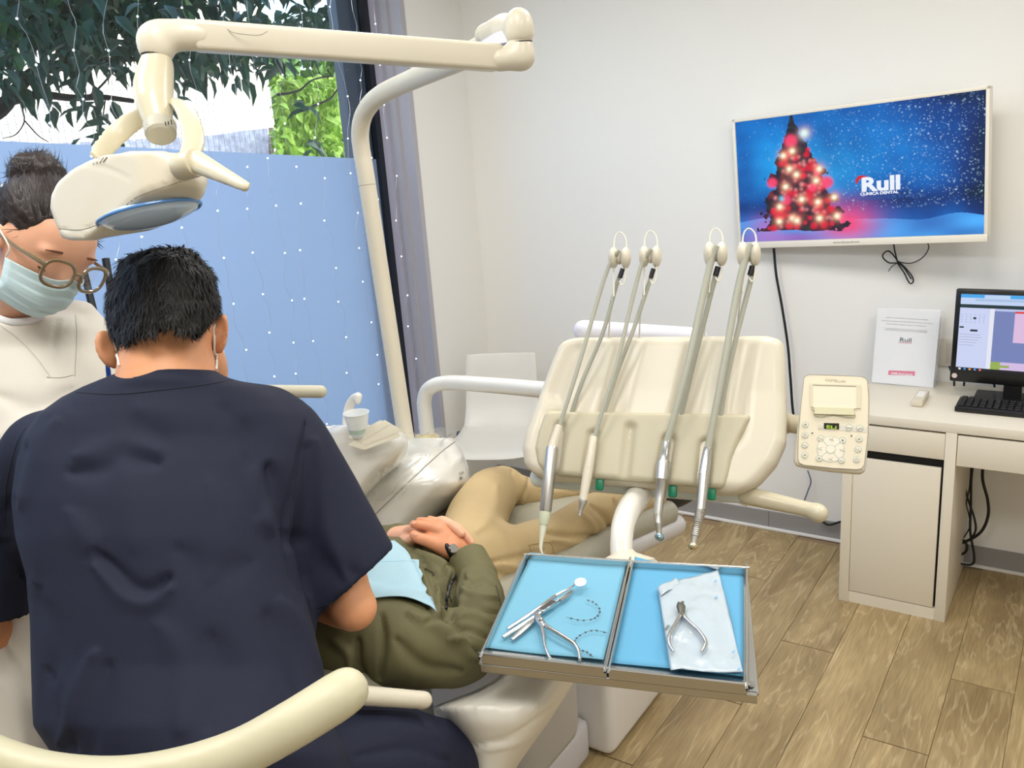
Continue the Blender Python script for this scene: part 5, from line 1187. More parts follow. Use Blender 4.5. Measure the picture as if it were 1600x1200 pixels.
# arms: upper arm, elbow, forearm reaching forward under the lamp
s.chain([P(440, 705, 1.40), P(495, 800, 1.385), P(543, 930, 1.35), P(546, 948, 1.36), P(480, 925, 1.48), P(400, 880, 1.62)], [.045, .044, .037, .0355, .036, .03], k=.02)
s.chain([P(50, 740, 1.42), P(0, 830, 1.44), P(-35, 940, 1.46), P(-10, 985, 1.50), P(60, 972, 1.62), P(140, 935, 1.72)], [.055, .05, .043, .04, .033, .026], k=.02)
s.chain([P(400, 880, 1.62), P(370, 862, 1.68)], [.028, .026], k=.02)
for i in range(4): s.chain([P(372-i*5, 860+i*5, 1.69), P(352-i*5, 858+i*6, 1.73), P(338-i*4, 866+i*6, 1.74)], [.009, .0085, .007], k=.006)
for i in range(4): s.chain([P(146+i*3, 932+i*4, 1.73), P(168+i*3, 925+i*5, 1.76), P(180+i*3, 934+i*5, 1.78)], [.009, .0085, .007], k=.006)
db = s.build('body', skin, de, 1)
# hair
s = SDF(.004, .012)
hs_ = [(397, 240, 292), (402, 222, 300), (411, 206, 309), (424, 190, 325), (440, 175, 333), (458, 168, 340), (480, 166, 344), (498, 167, 343), (515, 170, 338), (530, 176, 330), (546, 184, 318), (560, 190, 300)]
hy = ([150, 170, 186, 196, 210, 224, 238, 250, 263, 283, 306, 318, 331, 345], [500, 515, 545, 538, 527, 524, 523, 517, 511, 517, 526, 516, 500, 484])
s.rows(hs_, 1.325, .112, k=.004, e=2.15, yclip=hy)
s.chain([P(196, 418, 1.30), P(235, 404, 1.28), P(288, 402, 1.29), P(322, 432, 1.3)], [.012, .014, .014, .012], k=.012)
hr = s.build('hair', hairm, de, 1, None, [(160, .0012, 2), (320, .0006, 3)])
spikes('hair_locks', hr, hairm, hr, 9000, .016, .0011, 3, lambda p, n: -U*1.0+nrm(np.cross(n, W))*.15, .22)
# mask straps and cheek
tb = bvh(db)
for pts in ([(175, 528), (181, 545), (186, 560), (188, 572)], [(334, 505), (336, 530), (337, 555), (336, 578)]):
    g = drape(tb, pts, .002)
    if len(g) > 2: MB().tube(g, .0018, 6, 2).build('mask_strap', straps, de)
m_ = MB(); mc = P(283, 560, 1.475); m_.ball(mc, (.075, .035, .055), np.array([R, W, U]), 20, 12).build('face_mask', maskm, de)
# scrub top
s = SDF(.0055, .035)
s.rows([(577, 196, 338, 1.31, .078), (584, 178, 346, 1.31, .084), (592, 158, 366, 1.31, .09), (604, 128, 410, 1.32, .10), (620, 96, 438, 1.33, .115), (645, 62, 462, 1.33, .125), (680, 38, 478, 1.325, .13), (720, 24, 478, 1.31, .135), (780, 18, 468, 1.29, .14), (840, 26, 462, 1.27, .14), (900, 44, 468, 1.255, .14), (960, 48, 484, 1.24, .14), (1040, 49, 506, 1.22, .14), (1100, 48, 516, 1.20, .145), (1135, 50, 522, 1.19, .15), (1180, 80, 545, 1.18, .155), (1260, 96, 560, 1.17, .16)], 1.3, .13, k=.02, e=2.35)
s.chain([P(418, 668, 1.35), P(450, 700, 1.35), P(500, 800, 1.355), P(552, 910, 1.355), P(575, 965, 1.355)], [.062, .066, .071, .080, .084], k=.035)
s.chain([P(66, 705, 1.40), P(30, 760, 1.42), P(-4, 850, 1.43), P(-26, 930, 1.45), P(-34, 1000, 1.45)], [.060, .064, .068, .074, .078], k=.035)
s.plane(P(552, 912, 1.355), nrm(-(P(613, 860, 1.355)-P(490, 963, 1.355))@U*R*0+nrm(np.cross(W, nrm(P(613, 860, 1.355)-P(490, 963, 1.355))))), .004) if False else None
hemdir = nrm(P(613, 858, 1.355)-P(492, 962, 1.355)); hn_ = np.cross(W, hemdir); hn_ = hn_ if hn_@(-U) > 0 else -hn_; hp_ = P(552, 910, 1.355)
def local_cut(p, n, c, r):   # flat cut only near c
    p, n, c = map(np.array, (p, n, c))
    s.prim(lambda X, Y, Z: np.maximum(-((X-p[0])*n[0]+(Y-p[1])*n[1]+(Z-p[2])*n[2]), np.sqrt((X-c[0])**2+(Y-c[1])**2+(Z-c[2])**2)-r), c-r, c+r, .004, 'sub')
local_cut(hp_, hn_, hp_+hn_*.085+R*.02, .135)
s.cap(P(538, 880, 1.355), P(585, 985, 1.355), .066, .078, .004, None, 'sub')
h2 = P(-20, 965, 1.44); local_cut(h2, -U, h2-U*.09-R*.03, .13); s.cap(P(-26, 930, 1.45), P(-34, 1010, 1.45), .062, .07, .004, None, 'sub')
FD = [([(110, 738), (150, 732), (185, 712), (205, 716), (245, 724)], 15, -.0065), ([(120, 712), (165, 706), (200, 694), (250, 704)], 16, .004), ([(195, 715), (200, 780), (210, 850)], 30, .003),
      ([(150, 862), (180, 892), (205, 918), (235, 922), (262, 902)], 11, -.008), ([(150, 885), (190, 925), (230, 940), (265, 920)], 13, .005), ([(105, 800), (150, 862)], 16, .004),
      ([(422, 728), (432, 760), (446, 800), (458, 850)], 13, -.012), ([(400, 735), (410, 780), (420, 830)], 18, .006), ([(455, 835), (462, 870), (474, 925)], 12, -.010), ([(350, 640), (385, 680), (400, 740), (402, 800)], 20, -.005), ([(370, 700), (395, 760), (415, 820)], 12, .004),
      ([(478, 660), (472, 700), (458, 770), (455, 828)], 4, -.004), ([(492, 690), (500, 760), (512, 830), (540, 900)], 14, .005), ([(482, 700), (486, 780), (476, 830), (468, 850)], 13, -.007), ([(470, 840), (500, 880), (560, 900)], 18, -.004),
      ([(0, 850), (20, 870), (40, 905)], 14, -.010), ([(10, 840), (35, 860), (60, 910)], 12, .006), ([(70, 1050), (85, 1110), (115, 1170)], 14, -.005), ([(150, 1020), (120, 1090), (95, 1160)], 14, .006), ([(170, 1040), (150, 1110), (140, 1180)], 14, -.004),
      ([(40, 700), (20, 740), (8, 800)], 14, -.006), ([(90, 660), (50, 720), (30, 790)], 16, .004), ([(20, 780), (12, 820), (18, 850)], 12, -.007), ([(330, 1000), (345, 1060), (330, 1130)], 30, -.005), ([(250, 980), (290, 1050), (285, 1140)], 24, .004), ([(420, 960), (445, 1010), (470, 1080)], 18, -.006), ([(440, 940), (480, 985), (505, 1040)], 12, .004),
      ([(220, 640), (300, 660), (380, 650)], 30, .003), ([(120, 640), (200, 650), (260, 690)], 25, -.002), ([(60, 940), (90, 1000), (80, 1060)], 18, -.004), ([(280, 860), (330, 890), (390, 880)], 22, -.003), ([(330, 760), (350, 830), (330, 900)], 26, .003)]
st = s.build('scrub_top', navy, de, 1, [(a_1, b_1*1.3, c_1*1.15) for a_1, b_1, c_1 in FD], [(16, .0016, 4), (40, .0004, 6)])
tb = bvh(st)
for pts in ([(120, 613), (165, 616), (210, 614), (262, 608), (320, 601), (372, 592)], [(478, 655), (474, 690), (463, 745), (456, 800), (455, 828)], [(612, 850), (600, 872), (570, 903), (530, 935), (494, 950)], [(40, 668), (24, 700), (10, 760), (4, 830)]):
    g = drape(tb, pts, .0002)
    if len(g) > 2: MB().tube(g, .0009, 5, 1).build('seam', navyd, st)
s = SDF(.0055, .03)
s.chain([P(330, 1240, 1.24), P(470, 1215, 1.27), P(600, 1195, 1.34), P(668, 1200, 1.40)], [.11, .095, .088, .074], k=.03)
s.chain([P(300, 1250, 1.30), P(240, 1250, 1.45), P(180, 1270, 1.6)], [.10, .09, .08], k=.03)
KN = P(674, 1205, 1.41); s.chain([KN, KN+[0, .03, -.40], KN*[1, 1, 0]+[0, .0, .10]], [.07, .055, .048], k=.03)
KL = P(180, 1270, 1.6); s.chain([KL, KL+[0, .03, -.40], KL*[1, 1, 0]+[0, 0, .10]], [.075, .058, .05], k=.03)
s.build('trousers', navy, de, 1, [([(520, 1120), (600, 1130), (680, 1150)], 14, .004), ([(560, 1180), (640, 1170), (700, 1190)], 10, -.004)], [(18, .002, 8)])
for kk_ in (KN, KL):
    q = kk_*[1, 1, 0]; s = SDF(.006, .02); s.chain([q+[0, -.04, .045], q+[0, .06, .04], q+[0, .16, .03]], [.042, .042, .03], k=.01); s.obox(q+[0, .05, .008], (.04, .13, .008), None, .006); s.build('shoe', white2, de, 1)
# stool with its curved arm support
so_ = thing('dentist_stool', 'cream curved padded backrest arm of the dentist stool sweeping across the bottom', 'stool', (P(300, 1250, 1.2)[0], P(300, 1250, 1.2)[1], 0))
s = SDF(.005, .01)
s.chain([P(-80, 1150, 1.02), P(-10, 1183, 1.0), (P(70, 1208, .985)), P(170, 1218, .97), P(270, 1208, .965), P(370, 1178, .97), P(450, 1136, .98), P(520, 1093, 1.0), P(540, 1080, 1.01)], [.024, .0235, .0235, .0245, .026, .0265, .027, .0275, .0265], sub=5)
s.build('curved_backrest', mat('cream_pad', (200, 194, 164), .42), so_)
sc_ = P(280, 1300, 1.22)
MB().lathe((sc_[0], sc_[1], .72), (sc_[0], sc_[1], .83), [(0, .15), (.2, .175), (.8, .18), (1, .16)], 30).build('seat_cushion', uph, so_)
MB().lathe((sc_[0], sc_[1], .08), (sc_[0], sc_[1], .73), [(0, .03), (1, .025)], 16).build('gas_column', chrome, so_)
MB().tube([(sc_[0], sc_[1], .71), tuple(P(170, 1320, 1.0)*[1, 1, 0]+[0, 0, .80]), tuple(P(170, 1235, .975))], .012, 10, 6).build('support_bar', chrome, so_)
for k in range(5):
    a = k*2*math.pi/5; MB().tube([(sc_[0], sc_[1], .09), (sc_[0]+.25*math.cos(a), sc_[1]+.25*math.sin(a), .06)], .016, 8, 1).ball((sc_[0]+.25*math.cos(a), sc_[1]+.25*math.sin(a), .028), .028, None, 10, 6).build('leg', white2, so_)

# ---- assistant, facing right and looking down
an = thing('person', 'person in white tunic with dark hair bun, clear glasses and pale teal mask looking down', 'person', (P(40, 1100, 1.75)[0], P(40, 1100, 1.75)[1], 0))
AZ = 1.55
hr_ = nrm(R*.42+W*.90-U*.05); fd = nrm(R*.74-W*.36-U*.52); fd = nrm(fd-hr_*(fd@hr_)); hu = np.cross(hr_, fd); hu = hu if hu@U > 0 else -hu    # hr_: towards her far side (picture right)
E0 = P(107, 418, AZ-.05)      # bridge of the nose between the eyes
def hf_(a, b, c): return E0+hr_*a+hu*b+fd*c     # right, up, forward from the bridge
s = SDF(.0035, .02)
HRm = np.array([hr_, hu, fd])
s.ell(hf_(0, .030, -.082), (.072, .076, .086), HRm, .02)
s.ell(hf_(0, -.02, -.062), (.062, .085, .062), HRm, .03)
s.ell(hf_(0, -.078, -.048), (.036, .030, .036), HRm, .03)
s.chain([hf_(0, -.002, -.006), hf_(0, -.022, .004), hf_(0, -.036, .008)], [.008, .008, .009], k=.012)
for g in (-1, 1):
    s.ell(hf_(g*.031, -.006, -.020), (.015, .011, .013), HRm, .006)
    s.ell(hf_(g*.031, .018, -.012), (.020, .007, .010), HRm, .012)
    s.ell(hf_(g*.074, -.01, -.092), (.007, .030, .017), HRm, .006)
s.chain([hf_(0, -.06, -.085), P(18, 500, 1.65), P(0, 545, 1.70)], [.048, .046, .055], k=.02)
s.chain([P(160, 640, 1.70), P(215, 760, 1.70), P(230, 850, 1.68), P(250, 880, 1.72), P(300, 870, 1.8)], [.045, .042, .036, .032, .026], k=.02)
s.chain([P(-60, 640, 1.75), P(-80, 800, 1.75), P(-40, 900, 1.72), P(60, 900, 1.8), P(200, 880, 1.85)], [.045, .042, .036, .032, .026], k=.02)
ab = s.build('body', skin2, an, 1)
ta = bvh(ab)
# hair swept back to a bun
s = SDF(.0035, .012)
s.ell(hf_(0, .033, -.092), (.079, .082, .092), HRm, .01)
s.ell(hf_(0, .01, -.135), (.070, .075, .070), HRm, .02)
s.plane(hf_(0, .058, -.032), nrm(fd*.93-hu*.36), .006)
s.prim(lambda X, Y, Z: np.maximum(-(.0+((X-hf_(0, .0, -.085)[0])*fd[0]+(Y-hf_(0, .0, -.085)[1])*fd[1]+(Z-hf_(0, .0, -.085)[2])*fd[2])), (X-hf_(0, .028, 0)[0])*hu[0]+(Y-hf_(0, .028, 0)[1])*hu[1]+(Z-hf_(0, .028, 0)[2])*hu[2]), [-99]*3, [99]*3, .004, 'sub')
bc = P(58, 272, 1.60)
s.ell(bc, (.050, .036, .042), np.array([R, U, W]), .012)
for i in range(7):
    a = i*.9; s.ell(bc+R*.024*math.cos(a)+U*.018*math.sin(a)-W*.02, (.022, .014, .02), np.array([nrm(R*math.cos(a+1)+U*math.sin(a+1)), nrm(U*math.cos(a+1)-R*math.sin(a+1)), W]), .006)
hb2 = s.build('hair', hairb, an, 1, None, [(200, .0012, 2), (400, .0005, 3)])
def aflow(p, n): return nrm(bc-p)
spikes('hair_locks', hb2, hairb, hb2, 7000, .034, .0007, 5, aflow, .012, .09)
# eyes, brows, lips of skin under the mask
lash = mat('lash', (30, 20, 18), .6)
for g in (-1, 1):
    pts = [hf_(g*(.031+u*.014), -.011-.003*(1-u*u), -.006-.004*u*u) for u in (-1, -.5, 0, .5, 1)]
    pts = [hf_(g*.031+u*.015, -.0125-.0035*(1-u*u), -.0075-.003*u*u) for u in (-1, -.5, 0, .5, 1)]
    MB().tube(pts, [.0008, .0018, .0022, .0018, .0008], 6, 3).build('eyelashes', lash, an)
    pts = [hf_(g*.031+u*.020, .0215+.003*(1-u*u), .0030-.007*u*u) for u in (-1, -.5, 0, .5, 1)]
    MB().tube(pts, [.0009, .0022, .0026, .0022, .0008], 6, 3, flat=(fd, .5)).build('eyebrow', mat('brow', (120, 78, 58), .9), an)
    MB().ball(hf_(g*.031, -.006, -.0135), .0075, None, 12, 8).build('eyelid', mat('eyelid', (206, 140, 126), .5, sss=.1), an)
# glasses
gl_ = thing('spectacles', 'taupe translucent rounded glasses worn by the person in the white tunic', 'glasses', hf_(0, 0, .01))
gm = mat('taupe_frame', (128, 110, 80), .18, coat=1); lensm = mat('spectacle_lens', (240, 246, 250), .02, trans=.9, alpha=.16)
for g in (-1, 1):
    cx_, cy_ = g*.0335, -.003; ring = []
    for t in np.linspace(0, 2*math.pi, 29):
        x = math.cos(t); y = math.sin(t); x = math.copysign(abs(x)**.75, x)*.0262; y = math.copysign(abs(y)**.8, y)*.0235
        ring.append(hf_(cx_+x, cy_+y-.002, .031-abs(cx_+x)*.18))
    MB().tube(ring, .0032, 8, 1, False, flat=(fd, .8)).build('rim', gm, gl_)
    MB().add(ring[:-1], [tuple(range(len(ring)-1))]).build('lens', lensm, gl_)
    MB().tube([hf_(g*.060, .006, .020), hf_(g*.070, .008, .006), hf_(g*.0755, .004, -.035), hf_(g*.079, .002, -.082), hf_(g*.079, -.012, -.105)], [.0042, .0042, .0032, .0025, .0022], 8, 5, flat=(hr_, .5)).build('temple_arm', gm, gl_)
MB().tube([hf_(-.0085, .000, .029), hf_(0, .003, .032), hf_(.0085, .000, .029)], .003, 8, 4).build('bridge', gm, gl_)
# mask
mk = thing('surgical_mask', 'pale teal pleated surgical mask on the person in the white tunic', 'face mask', hf_(0, -.06, .0))
rows_ = []
for j in range(36):
    v = j/35; row = []
    for i in range(25):
        u = i/12-1; aa = abs(u)
        y = -.022-.088*v-.012*aa*(1-v)*0+.012*aa**2*(v-.3); wd = .071-.016*v
        z = .030*(1-aa**2.0)**.9*(1 if v < .3 else 1-.35*((v-.3)/.7)**2)-.030-.045*aa**2.2-(.028*max(0, v-.55)/.45)
        z += .0036*(1-((v*5)%1))*(1-aa**4)*(1 if v<.85 else 0)+.003*math.exp(-((v)/.08)**2)*0
        row.append(hf_(u*wd, y+.010*math.exp(-(u/.25)**2)*(1-v), z+.018))
    rows_.append(row)
o = MB().grid(rows_).build('mask_fabric', maskm, mk, ang=180); md = o.modifiers.new('t', 'SOLIDIFY'); md.thickness = .0015
for g in (-1, 1):
    MB().tube([rows_[0][0 if g < 0 else -1], hf_(g*.078, -.004, -.05), hf_(g*.082, .012, -.088)], .0013, 6, 5).build('ear_loop', straps, mk)
    MB().tube([rows_[-4][0 if g < 0 else -1], hf_(g*.070, -.075, -.045), hf_(g*.081, -.030, -.09)], .0013, 6, 5).build('ear_loop', straps, mk)
# tunic
s = SDF(.0065, .03)
s.rows([(488, -60, 122, 1.67, .07), (496, -80, 136, 1.67, .10), (510, -110, 150, 1.68, .12), (540, -125, 170, 1.69, .125), (600, -130, 195, 1.69, .14), (700, -130, 200, 1.68, .15), (850, -120, 160, 1.66, .15), (960, -120, 120, 1.64, .15), (1060, -120, 95, 1.62, .15), (1180, -120, 100, 1.60, .15), (1300, -130, 130, 1.60, .16)], 1.65, .14, k=.02, e=2.3)
s.chain([P(120, 505, 1.68), P(150, 560, 1.69), P(190, 680, 1.71), P(215, 770, 1.71)], [.045, .06, .066, .068], k=.03)
s.chain([P(-60, 520, 1.72), P(-90, 620, 1.76), P(-90, 760, 1.76)], [.05, .06, .066], k=.03)
wt = s.build('tunic', wscr, an, 1, [([(88, 500), (84, 540), (78, 590)], 6, -.004), ([(118, 490), (120, 540), (116, 590)], 4, -.0015), ([(10, 1010), (40, 1060), (60, 1130)], 14, -.006), ([(0, 1060), (25, 1110), (40, 1170)], 12, .005), ([(30, 985), (50, 1040), (70, 1110)], 10, .004), ([(0, 620), (60, 640), (110, 610)], 18, -.004), ([(0, 680), (40, 660), (80, 640)], 14, .003)], [(14, .002, 5)])
tw_ = bvh(wt)
for pts in ([(0, 508), (30, 530), (60, 562), (78, 588)], [(118, 492), (120, 530), (117, 588)], [(73, 589), (95, 590), (114, 586)]):
    g = drape(tw_, pts, .0003)
    if len(g) > 2: MB().tube(g, .0008, 5, 1).build('seam', mat('white_seam', (200, 194, 182), .8), wt)
g = drape(tw_, [(0, 499), (20, 504), (45, 503), (66, 497)], .003)
if len(g) > 2: MB().tube(g, .006, 8, 1, flat=(W, .5)).build('undershirt_neckline', mat('tee_white', (240, 240, 240), .8), an)
AB = P(-10, 1180, 1.62)
s = SDF(.008, .03)
for g in (-1, 1):
    q = AB+R*.085*g; s.chain([np.array([q[0], q[1], AB[2]+.05]), np.array([q[0], q[1], .5]), np.array([q[0], q[1]+.01, .09])], [.085, .06, .055], k=.03)
s.build('trousers', wscr, an, 1)
for g in (-1, 1):
    q = (AB+R*.085*g)*[1, 1, 0]; s = SDF(.006, .02); s.chain([q+[-.02, -.03, .045], q+[.05, .04, .04], q+[.11, .09, .03]], [.04, .04, .028], k=.01); s.build('shoe', white2, an, 1)
pn = thing('pen', 'blue ballpoint pen clipped at the white tunic beside the dentist ear', 'pen', P(169, 580, 1.5))
MB().tube([P(167, 570, 1.545), P(169, 578, 1.545), P(171, 600, 1.548)], [.0025, .0042, .0042], 10, 3).build('pen_barrel', mat('pen_blue', (10, 60, 150), .3), pn)
MB().tube([P(170, 572, 1.540), P(173, 592, 1.541)], .0012, 6, 1).build('clip', MATS['pen_blue'], pn)

# ---- patient
pa_ = thing('person', 'person in olive jacket and khaki trousers lying on the treatment chair with clasped hands', 'person', (CX, 1.25, .87))
s = SDF(.006, .03)
HP = P(560, 960, 1.66)+np.array([0, -.36, .12]); s.ell(HP, (.078, .105, .09), None, .02); s.cap(HP+[0, .08, -.01], P(560, 960, 1.68), .052, .06)
s.chain([P(560, 960, 1.68), P(650, 930, 1.84), P(740, 900, 1.95)], [.06, .06, .06], k=.03)
s.chain([P(560, 985, 1.56), P(640, 1005, 1.49), P(715, 1010, 1.53), P(746, 940, 1.64), P(732, 875, 1.73)], [.04, .035, .03, .028, .022], k=.02)
s.chain([P(540, 920, 1.80), P(560, 870, 1.93), P(590, 848, 1.90), P(622, 838, 1.86)], [.03, .028, .024, .02], k=.02)
for g in (-1, 1): s.ell(HP+np.array([g*.03, -.0, .08]), (.012, .008, .006), None, .01); s.ell(HP+np.array([g*.078, .0, -.01]), (.008, .03, .018), None, .004)
s.chain([HP+[0, -.01, .085], HP+[0, .025, .105], HP+[0, .035, .09]], [.008, .011, .009], k=.01); s.ell(HP+[0, .06, .078], (.024, .008, .007), None, .004)
s.build('body', skin3, pa_, 1)
JF = [([(650, 862), (690, 880), (706, 905)], 6, .006), ([(655, 870), (680, 900), (700, 930)], 6, -.006), ([(716, 892), (704, 915), (700, 945), (700, 972)], 7, -.016), ([(690, 895), (684, 925), (686, 960)], 6, .005), ([(640, 870), (655, 900), (668, 950)], 5, -.005), ([(664, 885), (676, 910), (680, 930)], 4, -.006), ([(640, 850), (690, 862), (708, 880)], 7, -.006)]
s = SDF(.005, .03)
# torso front
s.rows([(838, 560, 640, 1.86, .08), (846, 540, 690, 1.84, .10), (858, 520, 712, 1.83, .12), (875, 505, 735, 1.81, .13), (900, 500, 760, 1.79, .14), (930, 490, 775, 1.76, .15), (960, 480, 772, 1.72, .15), (1000, 480, 745, 1.68, .14), (1040, 490, 700, 1.64, .1)], 1.75, .14, k=.02, e=2.3)
# near upper arm and elbow
s.chain([P(500, 975, 1.50), P(560, 995, 1.48), P(640, 1005, 1.48), P(700, 1012, 1.50), P(722, 1010, 1.52)], [.078, .078, .074, .066, .060], k=.025)
s.chain([P(716, 1010, 1.52), P(738, 985, 1.56), P(748, 940, 1.63), P(744, 912, 1.68), P(742, 905, 1.69)], [.060, .054, .050, .042, .038], k=.02)
s.chain([P(560, 870, 1.92), P(590, 848, 1.90), P(618, 838, 1.86)], [.045, .034, .026], k=.02)
SF = JF+[([(728, 905), (738, 912), (756, 905), (775, 915)], 6, -.005), ([(722, 925), (745, 930), (775, 935)], 6, .005), ([(712, 945), (740, 945), (778, 958)], 6, -.006), ([(712, 962), (740, 962), (776, 980)], 6, .005), ([(712, 978), (740, 985), (768, 1000)], 6, -.005), ([(705, 950), (715, 975), (735, 1000), (748, 1020)], 7, -.006), ([(700, 1000), (725, 1000), (745, 1010)], 6, .004), ([(732, 895), (726, 925), (714, 950)], 5, .004),
         ([(596, 960), (600, 1010), (594, 1060)], 8, -.005), ([(560, 1000), (560, 1040), (575, 1065)], 10, -.006), ([(640, 960), (700, 985), (740, 1030)], 14, .005), ([(620, 1000), (660, 1040), (720, 1050)], 14, -.004), ([(520, 1000), (545, 1020), (550, 1050)], 8, .005), ([(665, 975), (690, 965), (720, 975)], 7, -.004),
         ([(700, 885), (690, 905), (704, 935), (712, 960)], 6, -.007)]
jk = s.build('jacket', olive, pa_, 1, [(a_1, b_1*.85, c_1*1.7) for a_1, b_1, c_1 in SF], [(26, .0022, 4), (48, .0012, 7), (90, .0006, 6)])
tj = bvh(jk)
s = SDF(.003, .006)
# cuffs
cdir = nrm(P(724, 862, 1.735)-P(744, 900, 1.69))
s.chain([P(745, 902, 1.69), P(738, 888, 1.705), P(726, 864, 1.73)], [.041, .040, .039], k=.004, sub=2)
s.cap(P(733, 878, 1.72), P(712, 838, 1.77), .031, .037, .003, None, 'sub'); s.plane(P(730, 872, 1.725), cdir, .003)
s.build('cuff', olive, pa_, 1); s = SDF(.003, .006)
s.chain([P(610, 842, 1.865), P(622, 838, 1.855)], [.029, .028], k=.004, sub=2); s.build('cuff', olive, pa_, 1)
for pts, r in (([(706, 895), (699, 920), (708, 945)], .0014), ([(664, 888), (678, 896), (676, 900)], .0012), ([(775, 915), (782, 945), (788, 985)], .0012)):
    g = drape(tj, pts, .0004)
    if len(g) > 2: MB().tube(g, r, 5, 1).build('seam', mat('olive_seam', (56, 54, 34), .8), jk)
g = drape(tj, [(716, 893), (704, 912), (698, 935), (696, 952)], .001)
if len(g) > 2: MB().tube(g, .0032, 6, 1, flat=(W, .5)).build('zip', black, jk)
# trousers
s = SDF(.0055, .03)
s.chain([P(735, 860, 1.95), P(742, 820, 2.08), P(765, 775, 2.22), P(786, 762, 2.30)], [.075, .074, .068, .055], k=.03)
s.chain([P(786, 764, 2.30), P(830, 772, 2.37), P(880, 766, 2.45), P(908, 762, 2.50)], [.050, .042, .037, .036], k=.02)
s.chain([P(745, 890, 1.95), P(800, 870, 2.0), P(870, 838, 2.08), P(930, 803, 2.16), P(958, 792, 2.2)], [.082, .068, .056, .052, .048], k=.03)
s.chain([P(955, 795, 2.2), P(985, 785, 2.3), P(1020, 775, 2.42)], [.046, .040, .038], k=.02)
s.cap(P(715, 890, 1.95), P(755, 870, 2.0), .085, .085, .03)
KF = [([(800, 735), (812, 760), (806, 795)], 5, -.006), ([(816, 740), (824, 765), (816, 790)], 4, .005), ([(826, 745), (822, 770), (812, 790)], 4, -.005), ([(775, 760), (770, 800), (745, 830)], 12, .003), ([(760, 880), (810, 870), (850, 860)], 5, -.004), ([(850, 830), (890, 838), (930, 835)], 5, -.005), ([(860, 845), (900, 848), (925, 845)], 5, .004), ([(925, 790), (945, 810), (955, 830)], 6, -.005), ([(905, 800), (925, 820), (930, 840)], 5, .004), ([(960, 780), (968, 800), (972, 815)], 5, -.005), ([(770, 890), (800, 905), (820, 915)], 6, -.005), ([(780, 880), (820, 890), (830, 905)], 5, .004), ([(842, 770), (870, 762), (900, 768)], 4, -.003)]
tr2 = s.build('trousers', khaki, pa_, 1, [(a_1, b_1*.9, c_1*1.6) for a_1, b_1, c_1 in KF], [(30, .002, 4), (62, .0009, 5)])
tk = bvh(tr2)
for pts in ([(826, 852), (858, 848), (866, 866)], [(826, 852), (830, 862), (836, 868)], [(838, 742), (870, 748), (892, 752)]):
    g = drape(tk, pts, .0004)
    if len(g) > 2: MB().tube(g, .0009, 5, 1).build('seam', mat('khaki_seam', (160, 132, 84), .8), tr2)
# shoes
shm_ = mat('black_shoe', (20, 22, 28), .6)
s = SDF(.005, .015); s.chain([P(905, 752, 2.52), P(935, 756, 2.60), P(950, 745, 2.66)], [.042, .044, .036], k=.01); s.build('shoe', shm_, pa_, 1)
s = SDF(.005, .015); s.chain([P(1015, 770, 2.44), P(1050, 772, 2.52), P(1075, 764, 2.60)], [.042, .042, .036], k=.01); s.build('shoe', shm_, pa_, 1)
# hands: right hand (nearer) laid over the left
HZ = 1.735
def h(x, y, dz=0): return P(x, y, HZ+dz)
s = SDF(.0016, .006)
s.chain([h(732, 872, .0), h(718, 862, .0), h(704, 850, -.002), h(694, 842, -.003)], [.026, .0245, .026, .027], k=.01, flat=(nrm(U*.75-W*.65), .72))
s.chain([h(700, 848, -.002), h(680, 832, -.003)], [.026, .021], k=.01, flat=(nrm(U*.75-W*.65), .6))
s.chain([h(690, 838, -.004), h(688, 826, .0), h(672, 822, .002)], [.016, .014, .0105], k=.008)
s.chain([h(685, 829, -.008), h(670, 823, -.010), h(656, 820, -.010), h(646, 819, -.006)], [.0115, .0098, .0090, .0076], k=.004)
s.chain([h(692, 824, .006), h(676, 818, .008), h(664, 815, .012), h(655, 814, .018)], [.0108, .0094, .0086, .0074], k=.003)
s.chain([h(697, 824, .016), h(684, 816, .020), h(672, 812, .026)], [.0104, .0092, .0080], k=.003)
s.chain([h(702, 828, .022), h(692, 820, .028), h(682, 815, .034)], [.0095, .0082, .0070], k=.003)
s.chain([h(704, 858, -.012), h(686, 852, -.018), h(668, 845, -.022), h(655, 841, -.022), h(647, 836, -.020)], [.019, .0150, .0125, .0112, .0092], k=.008)
ha_ = s.build('hand', skin3, pa_, 1)
s = SDF(.0016, .006)
s.chain([h(622, 838, .10), h(640, 836, .07), h(658, 834, .045), h(680, 830, .03)], [.025, .0245, .025, .024], k=.01, flat=(nrm(U*.85-W*.5), .75))
s.chain([h(684, 822, .022), h(699, 818, .008), h(711, 825, .000), h(721, 834, -.004)], [.0100, .0098, .0092, .0082], k=.003)
s.chain([h(694, 818, .034), h(712, 823, .018), h(726, 836, .008), h(736, 848, .004)], [.0100, .0095, .0088, .0072], k=.003)
s.chain([h(676, 820, .030), h(690, 813, .018), h(702, 817, .012)], [.0098, .0090, .0080], k=.003)
s.chain([h(640, 830, .055), h(648, 826, .030), h(660, 828, .008), h(668, 833, -.002)], [.0120, .0105, .0095, .0078], k=.004)
s.chain([h(634, 846, .05), h(640, 846, .02), h(645, 842, .004)], [.0150, .0120, .0095], k=.004)
s.build('hand', skin2, pa_, 1)
nailm = mat('nail', (236, 176, 150), .3)
th2 = bvh(ha_)
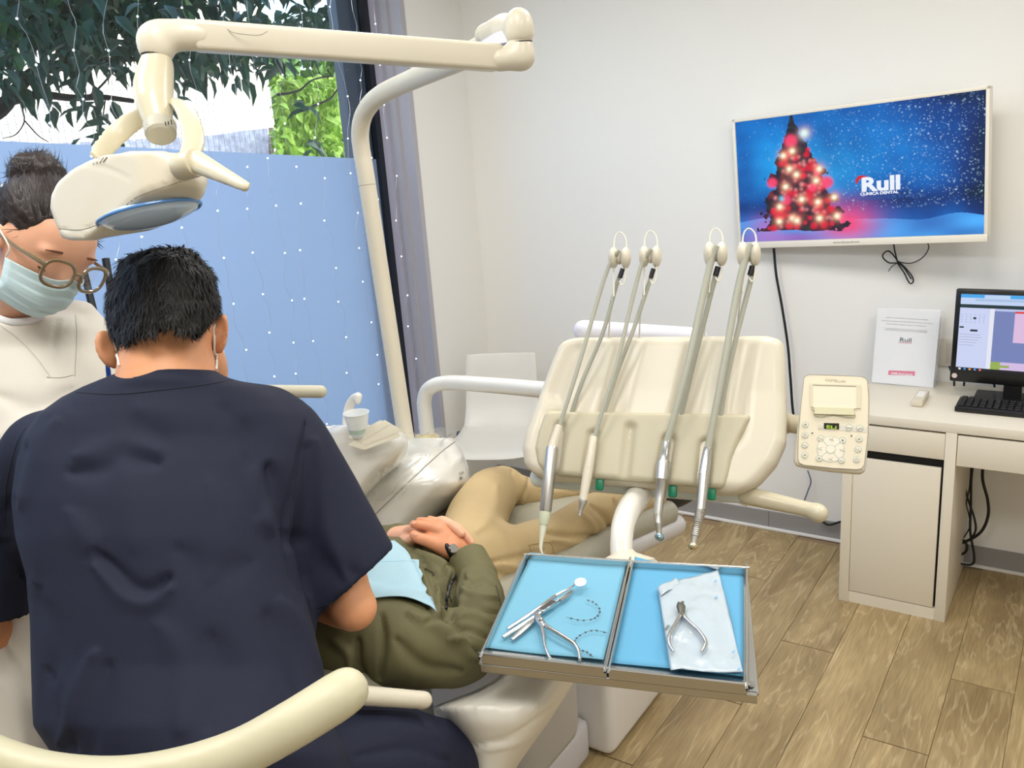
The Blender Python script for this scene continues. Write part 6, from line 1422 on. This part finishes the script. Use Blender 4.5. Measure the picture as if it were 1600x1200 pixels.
for x, y in ((650, 836), (647, 818)):
    q = hit(th2, x, y, .0003)
    if q is not None: MB().ball(q, (.0042, .0016, .0030), np.array([R, nrm(ray(x, y)), U]), 10, 6).build('fingernail', nailm, ha_)
wa_ = thing('wristwatch', 'wristwatch with black strap and silver case on the patient near wrist', 'watch', h(706, 860))
MB().tube([h(697, 851, -.024), h(701, 858, -.034), h(705, 866, -.034), h(709, 873, -.026)], .0062, 10, 5, flat=(nrm(W*.6+U*.5), .35)).build('strap', black, wa_)
q = h(708, 858, -.038); MB().lathe(q, q+nrm(-W*.6+U*.5+R*.3)*.005, [(0, .0095), (.7, .0100), (1, .0085)], 20).build('case', chrome, wa_)
# bib
pts4 = [(600, 846), (616, 850), (656, 882), (680, 962), (646, 944), (622, 930), (604, 936), (584, 944), (575, 900)]
rows_ = []
for j in range(22):
    v = j/21; row = []
    l = np.array([560+6*v, 852+92*v]); r0_ = np.interp(v, [0, .36, 1], [616, 656, 679]); r1__ = np.interp(v, [0, .36, 1], [850, 882, 961])
    for i in range(22):
        u = i/21; x = l[0]*(1-u)+r0_*u; y = l[1]*(1-u)+r1__*u-14*math.sin(math.pi*u)*v**3*1.0
        g = hit(tj, x, y, .008+.002*math.sin(u*6+v*3)); row.append(g if g is not None else P(x, y, 1.7))
    rows_.append(row)
sm_ = np.array(rows_)
for it_ in range(3): sm_[1:-1, 1:-1] = (sm_[1:-1, 1:-1]*2+sm_[:-2, 1:-1]+sm_[2:, 1:-1]+sm_[1:-1, :-2]+sm_[1:-1, 2:])/6
bo = MB().grid([list(r) for r in sm_]).build('dental_bib', mat('bib_blue', (166, 198, 210), .8, bump=.35, bscale=160), None, ang=180); md = bo.modifiers.new('t', 'SOLIDIFY'); md.thickness = .0012; md.offset = 1
tag(bo, 'pale blue paper bib spread over the patient olive jacket', 'bib')
g = [q+(-W)*.0015 for q in [sm_[7][i] for i in range(4, 21)]]
MB().tube(g, .0008, 4, 1).build('fold_line', mat('bib_fold', (140, 186, 204), .8), bo)
